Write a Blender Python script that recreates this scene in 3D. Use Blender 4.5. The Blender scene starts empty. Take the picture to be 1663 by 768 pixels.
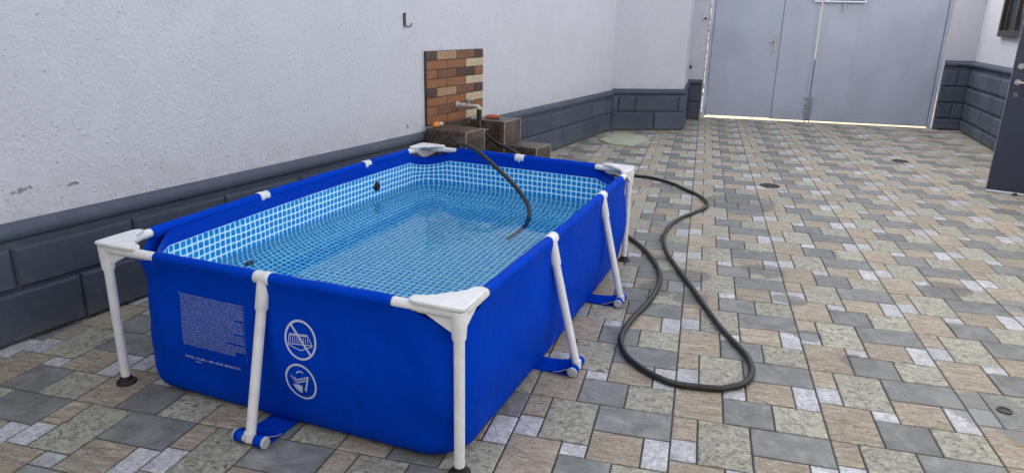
import bpy, bmesh, math, random
from mathutils import Vector, Matrix, noise

random.seed(7)
scn = bpy.context.scene
COL = scn.collection
V = Vector
PI = math.pi

# ------------------------------------------------------------------ camera
CAM = V((0, 0, 1.5321))
FWD = V((-0.2421, 0.924, -0.2958)).normalized()
RGT = V((0.9656, 0.2593, 0.0195)).normalized()
UPV = RGT.cross(FWD).normalized()
RGT = FWD.cross(UPV).normalized()
F_PX = 1131.14
cd = bpy.data.cameras.new('camera')
cam = bpy.data.objects.new('camera', cd)
COL.objects.link(cam)
cd.sensor_width = 36.0
cd.lens = 36.0 * F_PX / 1663.0
cd.clip_end = 500
cam.matrix_world = Matrix.Translation(CAM) @ Matrix((RGT, UPV, -FWD)).transposed().to_4x4()
scn.camera = cam

# ------------------------------------------------------------------ light
SUN_EL = math.radians(42)
SUN_DIR = V((-math.cos(SUN_EL), -0.02, math.sin(SUN_EL)))       # towards the sun
w = bpy.data.worlds.new('World')
scn.world = w
w.use_nodes = True
nt = w.node_tree
sky = nt.nodes.new('ShaderNodeTexSky')
sky.sky_type = 'NISHITA'
sky.sun_disc = False
sky.sun_elevation = SUN_EL
sky.sun_rotation = math.radians(270)
sky.air_density = 1.0
sky.dust_density = 4.0
sky.ozone_density = 1.0
bg = nt.nodes['Background']
bg.inputs['Strength'].default_value = 0.15
hs = nt.nodes.new('ShaderNodeHueSaturation')        # thin high haze: less saturated than the clear model
hs.inputs['Saturation'].default_value = 0.36
nt.links.new(sky.outputs[0], hs.inputs['Color'])
nt.links.new(hs.outputs[0], bg.inputs[0])
sd = bpy.data.lights.new('sun', 'SUN')
sd.energy = 4.0
sd.angle = math.radians(0.5)
sd.color = (1.0, 0.95, 0.86)
so = bpy.data.objects.new('sun', sd)
COL.objects.link(so)
so.rotation_euler = (-SUN_DIR).to_track_quat('-Z', 'Y').to_euler()
so.location = (0, 0, 20)
scn.view_settings.view_transform = 'Standard'
scn.view_settings.look = 'None'
scn.view_settings.exposure = 1.8
scn.view_settings.gamma = 1.0
scn.cycles.max_bounces = 10
scn.cycles.transmission_bounces = 8
scn.cycles.sample_clamp_indirect = 8


# ------------------------------------------------------------------ materials
class NT:
    """tiny node helper"""
    def __init__(s, name):
        s.m = bpy.data.materials.new(name)
        s.m.use_nodes = True
        s.t = s.m.node_tree
        s.b = s.t.nodes['Principled BSDF']

    def n(s, typ, **kw):
        x = s.t.nodes.new(typ)
        for k, v in kw.items():
            if k.startswith('i_'):
                x.inputs[k[2:].replace('_', ' ')].default_value = v
            else:
                setattr(x, k, v)
        return x

    def l(s, a, b):
        s.t.links.new(a, b)

    def pos(s):
        return s.n('ShaderNodeNewGeometry').outputs['Position']

    def noise(s, scale, detail=4, rough=0.55, vec=None, out='Fac', dist=0.0):
        x = s.n('ShaderNodeTexNoise')
        x.inputs['Scale'].default_value = scale
        x.inputs['Detail'].default_value = detail
        x.inputs['Roughness'].default_value = rough
        x.inputs['Distortion'].default_value = dist
        s.l(vec if vec is not None else s.pos(), x.inputs['Vector'])
        return x.outputs[out]

    def ramp(s, fac, stops):
        x = s.n('ShaderNodeValToRGB')
        e = x.color_ramp.elements
        while len(e) < len(stops):
            e.new(0.5)
        for k, (p, c) in enumerate(stops):
            e[k].position = p
            if not isinstance(c, (tuple, list)):
                c = (c, c, c)
            e[k].color = (*c[:3], 1)
        s.l(fac, x.inputs['Fac'])
        return x.outputs['Color']

    def mix(s, fac, a, b, mode='MIX'):
        x = s.n('ShaderNodeMix', data_type='RGBA', blend_type=mode)
        for sock, v in ((x.inputs['Factor'], fac), (x.inputs['A'], a), (x.inputs['B'], b)):
            if isinstance(v, bpy.types.NodeSocket):
                s.l(v, sock)
            elif isinstance(v, (int, float)):
                sock.default_value = v if sock.name == 'Factor' else (v, v, v, 1)
            else:
                sock.default_value = (*v[:3], 1)
        return x.outputs['Result']

    def math(s, op, a, b=0.0, c=None, clamp=False):
        x = s.n('ShaderNodeMath', operation=op)
        x.use_clamp = clamp
        for k, v in enumerate((a, b, c)):
            if v is None:
                continue
            if isinstance(v, bpy.types.NodeSocket):
                s.l(v, x.inputs[k])
            else:
                x.inputs[k].default_value = v
        return x.outputs[0]

    def scale(s, vec, xyz):
        x = s.n('ShaderNodeMapping')
        x.inputs['Scale'].default_value = xyz
        s.l(vec, x.inputs['Vector'])
        return x.outputs[0]

    def bump(s, h, strength=0.3, dist=0.01, normal=None):
        x = s.n('ShaderNodeBump')
        x.inputs['Strength'].default_value = strength
        x.inputs['Distance'].default_value = dist
        s.l(h, x.inputs['Height'])
        if normal is not None:
            s.l(normal, x.inputs['Normal'])
        return x.outputs[0]

    def blobs(s, pts, nscale=14):
        """mask around given world points (x, y, z, radius), edge broken by noise"""
        p = s.pos()
        nz = s.noise(nscale, 4, 0.7, p)
        tot = None
        for (x, y, z, r) in pts:
            d = s.n('ShaderNodeVectorMath', operation='DISTANCE')
            s.l(p, d.inputs[0])
            d.inputs[1].default_value = (x, y, z)
            v = s.math('DIVIDE', d.outputs['Value'], r)
            v = s.math('SUBTRACT', 1.0, v)
            tot = v if tot is None else s.math('MAXIMUM', tot, v)
        nn = s.math('MULTIPLY_ADD', nz, 2.2, -1.12 if nscale > 20 else -.95)
        v = s.math('ADD', tot, nn)
        v = s.math('MULTIPLY', v, 9.0, clamp=True)
        # nothing outside the radii
        lim = s.math('MULTIPLY', s.math('ADD', tot, 0.15), 12.0, clamp=True)
        return s.math('MULTIPLY', v, lim)

    def set(s, color=None, rough=None, normal=None, spec=None, metal=None):
        for sock, v in (('Base Color', color), ('Roughness', rough), ('Normal', normal), ('Specular IOR Level', spec), ('Metallic', metal)):
            if v is None:
                continue
            i = s.b.inputs[sock]
            if isinstance(v, bpy.types.NodeSocket):
                s.l(v, i)
            elif isinstance(v, (tuple, list)):
                i.default_value = (*v[:3], 1)
            else:
                i.default_value = v
        return s.m


def plain(name, c, rough=0.5, metal=0.0, vary=0.12, scale=12, bumpd=0.0, spec=0.5):
    t = NT(name)
    nz = t.noise(scale, 5, 0.6)
    k = tuple(x * (1 - vary) for x in c)
    k2 = tuple(min(1, x * (1 + vary)) for x in c)
    col = t.ramp(nz, [(0.3, k), (0.7, k2)])
    nrm = None
    if bumpd:
        nrm = t.bump(t.noise(scale * 8, 4), 0.5, bumpd)
    r = t.math('MULTIPLY_ADD', nz, 0.2, rough - 0.1)
    return t.set(col, r, nrm, spec, metal)


def plaster_mat(name, tint, pts, wdir, nibs=1.0):
    t = NT(name)
    p = t.pos()
    big = t.noise(0.9, 5, 0.6, p)
    mid = t.noise(7, 6, 0.65, p)
    streak = t.noise(3.0, 4, 0.6, t.scale(p, (1, 1, 0.16)))
    c = t.ramp(big, [(0.3, tuple(x * 0.93 for x in tint)), (0.7, tint)])
    patch = t.ramp(t.noise(2.4, 6, 0.7, p, dist=0.8), [(0.40, 0.0), (0.62, 0.55)])
    c = t.mix(patch, c, tuple(x * 0.88 for x in tint))
    c = t.mix(t.math('MULTIPLY', mid, 0.30), c, tuple(x * 0.86 for x in tint))
    sz = t.n('ShaderNodeSeparateXYZ')
    t.l(p, sz.inputs[0])
    lw = t.math('SUBTRACT', 1.0, t.math('MULTIPLY', t.math('SUBTRACT', sz.outputs[2], 0.58), 4.0), clamp=True)
    lw = t.math('MULTIPLY', lw, t.ramp(t.noise(8, 5, 0.7, p), [(0.40, 0.0), (0.68, 0.55)]))
    c = t.mix(lw, c, (0.40, 0.385, 0.35))
    c = t.mix(t.math('MULTIPLY', streak, 0.22), c, tuple(x * 0.84 for x in tint))
    # trowelled grain, thrown grit and scattered nibs
    fine = t.noise(150, 4, 0.6, p)
    g = t.noise(48, 5, 0.6, p, dist=0.3)
    vor = t.n('ShaderNodeTexVoronoi', feature='F1')
    vor.inputs['Scale'].default_value = 32
    t.l(p, vor.inputs['Vector'])
    keep = t.math('GREATER_THAN', t.n('ShaderNodeSeparateColor').outputs[0], 0)
    sep = t.n('ShaderNodeSeparateColor')
    t.l(vor.outputs['Color'], sep.inputs[0])
    pick = t.math('GREATER_THAN', sep.outputs[0], 0.66)
    dome = t.math('SUBTRACT', 0.30, vor.outputs['Distance'])
    dome = t.math('MULTIPLY', t.math('MAXIMUM', dome, 0.0), pick)
    h = t.math('ADD', t.math('MULTIPLY', fine, 0.10), t.math('MULTIPLY', g, 1.1))
    h = t.math('ADD', h, t.math('MULTIPLY', dome, 2.1 * nibs))
    h = t.math('ADD', h, t.math('MULTIPLY', mid, 0.5))
    if pts:
        m = t.blobs(pts, 70)
        c = t.mix(t.math('MULTIPLY', m, 0.8), c, (0.22, 0.22, 0.21))
        h = t.math('SUBTRACT', h, t.math('MULTIPLY', m, 0.6))
    nrm = t.bump(h, 0.8, 0.012)
    return t.set(c, 0.85, nrm, 0.25)


def dado_mat():
    t = NT('slate paint')
    p = t.pos()
    a = t.noise(2.2, 5, 0.6, p)
    b = t.noise(60, 5, 0.6, p)
    c = t.ramp(a, [(0.3, (0.054, 0.067, 0.092)), (0.7, (0.072, 0.088, 0.120))])
    oi = t.n('ShaderNodeObjectInfo').outputs['Random']
    gl = t.math('MULTIPLY_ADD', oi, 0.30, 0.85)
    gc = t.n('ShaderNodeCombineColor')
    for k in range(3):
        t.l(gl, gc.inputs[k])
    c = t.mix(1.0, c, gc.outputs[0], 'MULTIPLY')
    dust = t.ramp(t.noise(11, 5, 0.7, p), [(0.52, 0.0), (0.80, 0.35)])
    c = t.mix(dust, c, (0.16, 0.168, 0.178))
    sz = t.n('ShaderNodeSeparateXYZ')
    t.l(p, sz.inputs[0])
    lowm = t.math('SUBTRACT', 1.0, t.math('MULTIPLY', sz.outputs[2], 9.0), clamp=True)
    mud = t.math('MULTIPLY', lowm, t.ramp(t.noise(17, 5, 0.7, p), [(0.35, 0.1), (0.65, 0.7)]))
    c = t.mix(mud, c, (0.15, 0.14, 0.125))
    nrm = t.bump(t.math('ADD', b, t.noise(9, 3, 0.5, p)), 0.6, 0.005)
    return t.set(c, 0.62, nrm, 0.35)


DAMP = [(-0.02, 4.22, 0, .13), (-0.12, 4.05, 0, .12), (0.05, 3.95, 0, .10), (0.06, 4.35, 0, .11), (0.51, 4.58, 0, .13),
        (0.62, 4.1, 0, .09), (0.66, 3.6, 0, .07), (0.43, 6.42, 0, .3), (0.95, 5.1, 0, .10), (-0.30, 3.75, 0, .10),
        (0.86, 3.35, 0, .08), (1.6, 4.6, 0, .12), (-0.18, 4.6, 0, .08)]
CEM = [(1.32, 3.02, 0, .16), (1.19, 3.06, 0, .08), (1.40, 2.86, 0, .10), (1.9, 4.4, 0, .10)]


def stone_mat(name, kind):
    t = NT(name)
    p = t.pos()
    rnd = t.math('FRACT', t.math('ADD', t.n('ShaderNodeObjectInfo').outputs['Random'],
                                 t.n('ShaderNodeNewGeometry').outputs['Random Per Island']))
    off = t.n('ShaderNodeCombineXYZ')
    t.l(t.math('MULTIPLY', rnd, 37.0), off.inputs[0])
    t.l(t.math('MULTIPLY', rnd, 91.0), off.inputs[1])
    q = t.n('ShaderNodeVectorMath', operation='ADD')
    t.l(p, q.inputs[0])
    t.l(off.outputs[0], q.inputs[1])
    q = q.outputs[0]
    if kind == 'beige':
        a = t.noise(24, 7, 0.8, q)
        c = t.ramp(a, [(0.30, (0.20, 0.188, 0.145)), (0.42, (0.345, 0.33, 0.258)), (0.55, (0.445, 0.43, 0.345)), (0.70, (0.60, 0.585, 0.48))])
        pit = t.noise(42, 6, 0.8, q, dist=0.9)
        c = t.mix(t.ramp(pit, [(0.38, 0.9), (0.47, 0.0)]), c, (0.11, 0.10, 0.08))
        crk = t.noise(9, 5, 0.7, q, dist=2.2)
        c = t.mix(t.ramp(crk, [(0.475, 0.0), (0.5, 0.6), (0.525, 0.0)]), c, (0.14, 0.13, 0.10))
        h = t.math('ADD', t.ramp(pit, [(0.25, 0.0), (0.5, 1.0)]), t.math('MULTIPLY', a, 1.4))
    elif kind == 'tan':
        s_ = t.scale(q, (5, 30, 5))
        a = t.noise(1.0, 7, 0.74, s_, dist=2.0)
        c = t.ramp(a, [(0.30, (0.17, 0.13, 0.088)), (0.44, (0.31, 0.255, 0.182)), (0.56, (0.415, 0.35, 0.262)), (0.66, (0.50, 0.435, 0.335)), (0.76, (0.66, 0.59, 0.47))])
        st2 = t.noise(1.0, 4, 0.6, t.scale(q, (4, 17, 4)), dist=2.6)
        c = t.mix(t.ramp(st2, [(0.50, 0.0), (0.525, 0.65), (0.56, 0.0)]), c, (0.60, 0.54, 0.44))
        c = t.mix(t.ramp(st2, [(0.455, 0.0), (0.48, 0.6), (0.495, 0.0)]), c, (0.13, 0.10, 0.07))
        blot = t.noise(6, 4, 0.6, q)
        c = t.mix(t.ramp(blot, [(0.55, 0.0), (0.75, 0.5)]), c, (0.27, 0.25, 0.21))
        pit = t.noise(60, 5, 0.75, q, dist=0.5)
        c = t.mix(t.ramp(pit, [(0.36, 0.8), (0.45, 0.0)]), c, (0.11, 0.085, 0.06))
        h = t.math('ADD', t.math('MULTIPLY', a, 2.2), t.math('MULTIPLY', pit, 0.4))
    elif kind == 'grey':
        a = t.noise(9, 7, 0.74, q, dist=0.6)
        c = t.ramp(a, [(0.30, (0.10, 0.102, 0.096)), (0.52, (0.185, 0.188, 0.178)), (0.66, (0.25, 0.252, 0.24)), (0.8, (0.36, 0.362, 0.345))])
        pit = t.noise(40, 5, 0.7, q)
        c = t.mix(t.ramp(pit, [(0.62, 0.0), (0.78, 0.4)]), c, (0.34, 0.35, 0.36))
        h = t.math('ADD', a, t.math('MULTIPLY', pit, 0.5))
    else:
        a = t.noise(16, 6, 0.65, q, dist=0.8)
        c = t.ramp(a, [(0.3, (0.40, 0.40, 0.41)), (0.55, (0.53, 0.53, 0.545)), (0.8, (0.66, 0.66, 0.675))])
        vein = t.noise(20, 6, 0.72, q, dist=1.6)
        c = t.mix(t.ramp(vein, [(0.38, 0.0), (0.46, 0.8), (0.51, 0.0)]), c, (0.24, 0.235, 0.22))
        pit = t.noise(70, 4, 0.75, q)
        c = t.mix(t.ramp(pit, [(0.36, 0.85), (0.44, 0.0)]), c, (0.15, 0.145, 0.13))
        h = t.math('ADD', a, t.math('MULTIPLY', pit, 0.6))
    # every piece a little lighter or darker than the next
    lev = t.math('MULTIPLY_ADD', rnd, 0.22, 0.88)
    cl = t.n('ShaderNodeCombineColor')
    for k in range(3):
        t.l(lev, cl.inputs[k])
    c = t.mix(1.0, c, cl.outputs[0], 'MULTIPLY')
    # site grime over the whole floor
    gr = t.ramp(t.noise(1.3, 6, 0.7, p), [(0.48, 0.0), (0.74, 0.34)])
    c = t.mix(gr, c, (0.19, 0.18, 0.16))
    fleck = t.ramp(t.noise(120, 3, 0.7, p), [(0.66, 0.0), (0.74, 0.5)])
    c = t.mix(fleck, c, (0.08, 0.075, 0.065))
    dm = t.blobs(DAMP, 9)
    c = t.mix(t.math('MULTIPLY', dm, 0.7), c, (0.125, 0.125, 0.115))
    cm = t.blobs(CEM)
    c = t.mix(t.math('MULTIPLY', cm, 0.85), c, (0.215, 0.22, 0.21))
    nrm = t.bump(h, 0.75, 0.006)
    r = t.math('MULTIPLY_ADD', a, 0.25, 0.42)
    r = t.math('SUBTRACT', r, t.math('MULTIPLY', dm, 0.12))
    return t.set(c, r, nrm, 0.4)


def mosaic_mat():
    CELL = 0.0365
    t = NT('mosaic liner')
    uv = t.n('ShaderNodeUVMap')
    uv.uv_map = 'UVMap'
    sp = t.n('ShaderNodeSeparateXYZ')
    wob = t.n('ShaderNodeTexNoise')
    t.l(uv.outputs[0], wob.inputs['Vector'])
    wob.inputs['Scale'].default_value = 9
    t.l(uv.outputs[0], sp.inputs[0])
    def cell(s_, k):
        x = t.math('MULTIPLY_ADD', s_, 1.0 / CELL, 0.0)
        x = t.math('ADD', x, t.math('MULTIPLY', t.math('SUBTRACT', wob.outputs['Fac'], 0.5), 0.35))
        f = t.math('FRACT', x)
        return t.math('ABSOLUTE', t.math('SUBTRACT', f, 0.5)), t.math('FLOOR', x)
    ax, fx = cell(sp.outputs[0], 0)
    ay, fy = cell(sp.outputs[1], 1)
    pn = t.math('ADD', t.math('POWER', ax, 6.0), t.math('POWER', ay, 6.0))
    r = t.math('POWER', pn, 1 / 6.0)
    line = t.math('MULTIPLY', t.math('SUBTRACT', r, 0.352), 20.0, clamp=True)
    cmb = t.n('ShaderNodeCombineXYZ')
    t.l(fx, cmb.inputs[0])
    t.l(fy, cmb.inputs[1])
    wn = t.n('ShaderNodeTexWhiteNoise', noise_dimensions='2D')
    t.l(cmb.outputs[0], wn.inputs['Vector'])
    blue = t.ramp(wn.outputs['Value'], [(0.0, (0.001, 0.175, 0.56)), (1.0, (0.002, 0.265, 0.72))])
    n2 = t.n('ShaderNodeTexNoise')
    n2.inputs['Scale'].default_value = 75
    n2.inputs['Detail'].default_value = 4
    t.l(uv.outputs[0], n2.inputs['Vector'])
    blue = t.mix(t.ramp(n2.outputs['Fac'], [(0.42, 0.0), (0.60, 0.75)]), blue, (0.004, 0.30, 0.76))
    edge = t.math('MULTIPLY', t.math('SUBTRACT', r, 0.29), 16.0, clamp=True)
    blue = t.mix(t.math('MULTIPLY', edge, 0.55), blue, (0.006, 0.12, 0.48))
    c = t.mix(line, blue, (0.52, 0.88, 1.0))
    # solid blue band under the rim: measured by height
    ps = t.n('ShaderNodeSeparateXYZ')
    t.l(t.pos(), ps.inputs[0])
    bz = t.math('MULTIPLY', t.math('SUBTRACT', sp.outputs[1], -0.076), 250.0, clamp=True)
    c = t.mix(bz, c, (0.0001, 0.042, 0.46))
    nrm = t.bump(t.noise(9, 3, 0.5), 0.25, 0.006)
    return t.set(c, 0.36, nrm, 0.12)


def marble_mat():
    t = NT('brown marble tile')
    p = t.pos()
    a = t.noise(9, 6, 0.65, p, dist=0.5)
    c = t.ramp(a, [(0.32, (0.022, 0.015, 0.011)), (0.50, (0.055, 0.037, 0.026)), (0.62, (0.105, 0.074, 0.054)), (0.85, (0.16, 0.12, 0.09))])
    v = t.noise(8, 5, 0.6, p, dist=2.5)
    c = t.mix(t.ramp(v, [(0.485, 0.0), (0.50, 0.5), (0.515, 0.0)]), c, (0.40, 0.35, 0.30))
    du = t.ramp(t.noise(10, 5, 0.65, p), [(0.52, 0.0), (0.8, 0.3)])
    c = t.mix(du, c, (0.20, 0.175, 0.15))
    return t.set(c, 0.35, t.bump(t.noise(80, 3), 0.2, 0.002), 0.5)


def gate_mat(name, c0):
    t = NT(name)
    p = t.pos()
    a = t.noise(1.6, 5, 0.6, p)
    st = t.noise(5, 5, 0.65, t.scale(p, (1, 1, 0.2)))
    c = t.ramp(a, [(0.3, tuple(x * 0.88 for x in c0)), (0.7, c0)])
    c = t.mix(t.math('MULTIPLY', st, 0.4), c, tuple(x * 0.80 for x in c0))
    sc = t.ramp(t.noise(70, 5, 0.7, t.scale(p, (1, 1, 0.4))), [(0.66, 0.0), (0.76, 0.35)])
    c = t.mix(sc, c, (0.12, 0.13, 0.15))
    cl = t.ramp(t.noise(0.8, 4, 0.6, p), [(0.42, 0.0), (0.66, 0.5)])
    c = t.mix(cl, c, (c0[0] * 1.12, c0[1] * 1.02, c0[2] * 1.05))
    wv_ = t.noise(1.1, 2, 0.5, t.scale(p, (1.6, 1, .8)))
    sx = t.n('ShaderNodeSeparateXYZ')
    t.l(p, sx.inputs[0])
    low = t.math('SUBTRACT', 1.0, t.math('MULTIPLY', sx.outputs[2], 3.0), clamp=True)
    rs = t.math('MULTIPLY', low, t.ramp(t.noise(25, 5, 0.7, p), [(0.5, 0.0), (0.7, 0.5)]))
    c = t.mix(rs, c, (0.16, 0.12, 0.09))
    nrm = t.bump(wv_, 0.8, 0.06)
    return t.set(c, 0.38, nrm, 0.5)


M = {}
M['dado'] = dado_mat()
M['beige'] = stone_mat('beige stone', 'beige')
M['tan'] = stone_mat('tan grained stone', 'tan')
M['grey'] = stone_mat('grey slate stone', 'grey')
M['white'] = stone_mat('white veined stone', 'white')
M['grout'] = plain('grout', (0.06, 0.06, 0.058), 0.9, 0, 0.3, 30, 0.002)
M['street'] = plain('sandy street', (0.30, 0.24, 0.165), 0.9, 0, 0.2, 3, 0.004)
M['plastic'] = plain('white plastic', (0.70, 0.70, 0.695), 0.42, 0, 0.09, 16, 0.0006)
M['plastic_grey'] = plain('weathered end cap', (0.46, 0.46, 0.47), 0.6, 0, 0.2, 60)
M['rubber'] = plain('black rubber', (0.012, 0.012, 0.013), 0.6, 0, 0.25, 40, 0.001)
M['hose'] = plain('dusty black hose', (0.012, 0.0115, 0.009), 0.42, 0, 0.6, 9, 0.0015, 0.5)
M['mosaic'] = mosaic_mat()
M['marble'] = marble_mat()
M['gate'] = gate_mat('blue grey gate paint', (0.41, 0.46, 0.54))
M['old_iron'] = plain('weathered hook iron', (0.09, 0.088, 0.09), 0.6, 0.3, 0.4, 50, 0.001)
M['steel'] = plain('dull steel', (0.42, 0.41, 0.40), 0.38, 0.8, 0.2, 60, 0.001)
M['alu'] = plain('bright frame', (0.72, 0.74, 0.78), 0.4, 0.2, 0.1, 20)
M['iron'] = plain('dark iron', (0.030, 0.030, 0.034), 0.6, 0.5, 0.4, 50, 0.001)
M['door'] = plain('navy door paint', (0.021, 0.028, 0.050), 0.42, 0, 0.15, 3, 0.0006)
M['door_edge'] = plain('door edge strip', (0.20, 0.21, 0.22), 0.5, 0.4, 0.2, 20)
M['brown'] = plain('dark brown frame', (0.030, 0.022, 0.018), 0.45, 0, 0.2, 10)
M['mortar'] = plain('raw mortar', (0.50, 0.44, 0.35), 0.9, 0, 0.25, 30, 0.004)
M['joint'] = plain('panel joint', (0.055, 0.045, 0.038), 0.8, 0, 0.2, 40)
M['orange'] = plain('orange plastic', (0.75, 0.25, 0.03), 0.5, 0, 0.15, 60)
M['brick_orange'] = plain('red brick', (0.42, 0.12, 0.05), 0.8, 0, 0.3, 70, 0.002)
M['board'] = plain('pale board', (0.40, 0.40, 0.30), 0.85, 0, 0.22, 7, 0.003)
M['print'] = plain('pale print', (0.50, 0.56, 0.72), 0.5, 0, 0.1, 90)
M['print_faint'] = plain('fine pale print', (0.16, 0.23, 0.48), 0.5, 0, 0.3, 160)
M['pvc'] = plain('dirty white pipe', (0.50, 0.47, 0.44), 0.55, 0, 0.35, 45, 0.001)
BT = {'o': (0.27, 0.115, 0.048), 'b': (0.185, 0.085, 0.042), 'd': (0.080, 0.045, 0.034), 't': (0.38, 0.24, 0.125), 'c': (0.52, 0.44, 0.29)}
for k, c in BT.items():
    t = NT('glazed brick tile ' + k)
    p = t.pos()
    a = t.noise(22, 6, 0.7, t.scale(p, (1, 1, 3)))
    cc = t.ramp(a, [(0.3, tuple(x * 0.72 for x in c)), (0.7, tuple(min(1, x * 1.15) for x in c))])
    lime = t.ramp(t.noise(9, 6, 0.75, p), [(0.55, 0.0), (0.75, 0.4)])
    cc = t.mix(lime, cc, (0.34, 0.30, 0.26))
    M['bt_' + k] = t.set(cc, 0.42, t.bump(a, 0.3, 0.003), 0.4)


def blue_mat(name, c):
    t = NT(name)
    p = t.pos()
    a = t.noise(3.0, 4, 0.6, p)
    cc = t.ramp(a, [(0.3, tuple(x * 0.86 for x in c)), (0.7, c)])
    sc = t.ramp(t.noise(26, 5, 0.75, p), [(0.62, 0.0), (0.80, 0.14)])
    cc = t.mix(sc, cc, (0.01, 0.10, 0.42))
    cr = t.noise(4.5, 3, 0.55, t.scale(p, (1, 1, 0.35)), dist=1.5)
    crease = t.ramp(cr, [(0.46, 0.0), (0.5, 1.0), (0.54, 0.0)])
    h = t.math('ADD', t.noise(2.6, 3, 0.5, t.scale(p, (1, 1, 0.7))), t.math('MULTIPLY', t.noise(11, 3, 0.5, p), 0.12))
    h = t.math('ADD', h, t.math('MULTIPLY', crease, 0.014))
    n1 = t.bump(h, 0.8, 0.07)
    n2 = t.bump(t.noise(420, 2, 0.5, p), 0.12, 0.001, n1)
    return t.set(cc, t.math('MULTIPLY_ADD', a, 0.18, 0.40), n2, 0.015)


M['blue'] = blue_mat('blue vinyl', (0.0001, 0.046, 0.47))

tw_ = NT('pool water')
tw_.b.inputs['Base Color'].default_value = (0.50, 0.99, 1.0, 1)
tw_.b.inputs['Specular IOR Level'].default_value = 0.24
tw_.b.inputs['Transmission Weight'].default_value = 1.0
tw_.b.inputs['IOR'].default_value = 1.333
tw_.b.inputs['Roughness'].default_value = 0.0
tw_.l(tw_.bump(tw_.noise(6, 3, 0.5), 0.22, 0.012), tw_.b.inputs['Normal'])
M['water'] = tw_.m
tg = NT('dark window glass')
tg.set((0.02, 0.024, 0.028), 0.08, None, 0.6)
M['glass'] = tg.m


# ------------------------------------------------------------------ object helpers
def new_mesh(name, verts, faces, mat=None, smooth=False):
    me = bpy.data.meshes.new(name)
    me.from_pydata([tuple(v) for v in verts], [], faces)
    me.update()
    if mat is not None:
        for m in (mat if isinstance(mat, list) else [mat]):
            me.materials.append(m)
    if smooth:
        me.polygons.foreach_set('use_smooth', [True] * len(me.polygons))
    return me


def link(name, me, parent=None, loc=None):
    o = bpy.data.objects.new(name, me)
    COL.objects.link(o)
    if parent is not None:
        o.parent = parent
        if parent.type == 'EMPTY' or parent.location.length > 0:
            o.matrix_parent_inverse = Matrix.Translation(-V(world_loc(parent)))
    if loc is not None:
        o.location = loc
    return o


def world_loc(o):
    l = V(o.location)
    p = o.parent
    if p is not None:
        return (V(o.matrix_parent_inverse.translation) + l) + world_loc(p)
    return l


def thing(name, label, cat, loc=(0, 0, 0), group=None, kind=None):
    o = bpy.data.objects.new(name, None)
    COL.objects.link(o)
    o.location = loc
    o.empty_display_size = 0.1
    return tag(o, label, cat, group, kind)


def tag(o, label=None, cat=None, group=None, kind=None):
    if label:
        o['label'] = label
    if cat:
        o['category'] = cat
    if group:
        o['group'] = group
    if kind:
        o['kind'] = kind
    return o


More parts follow.
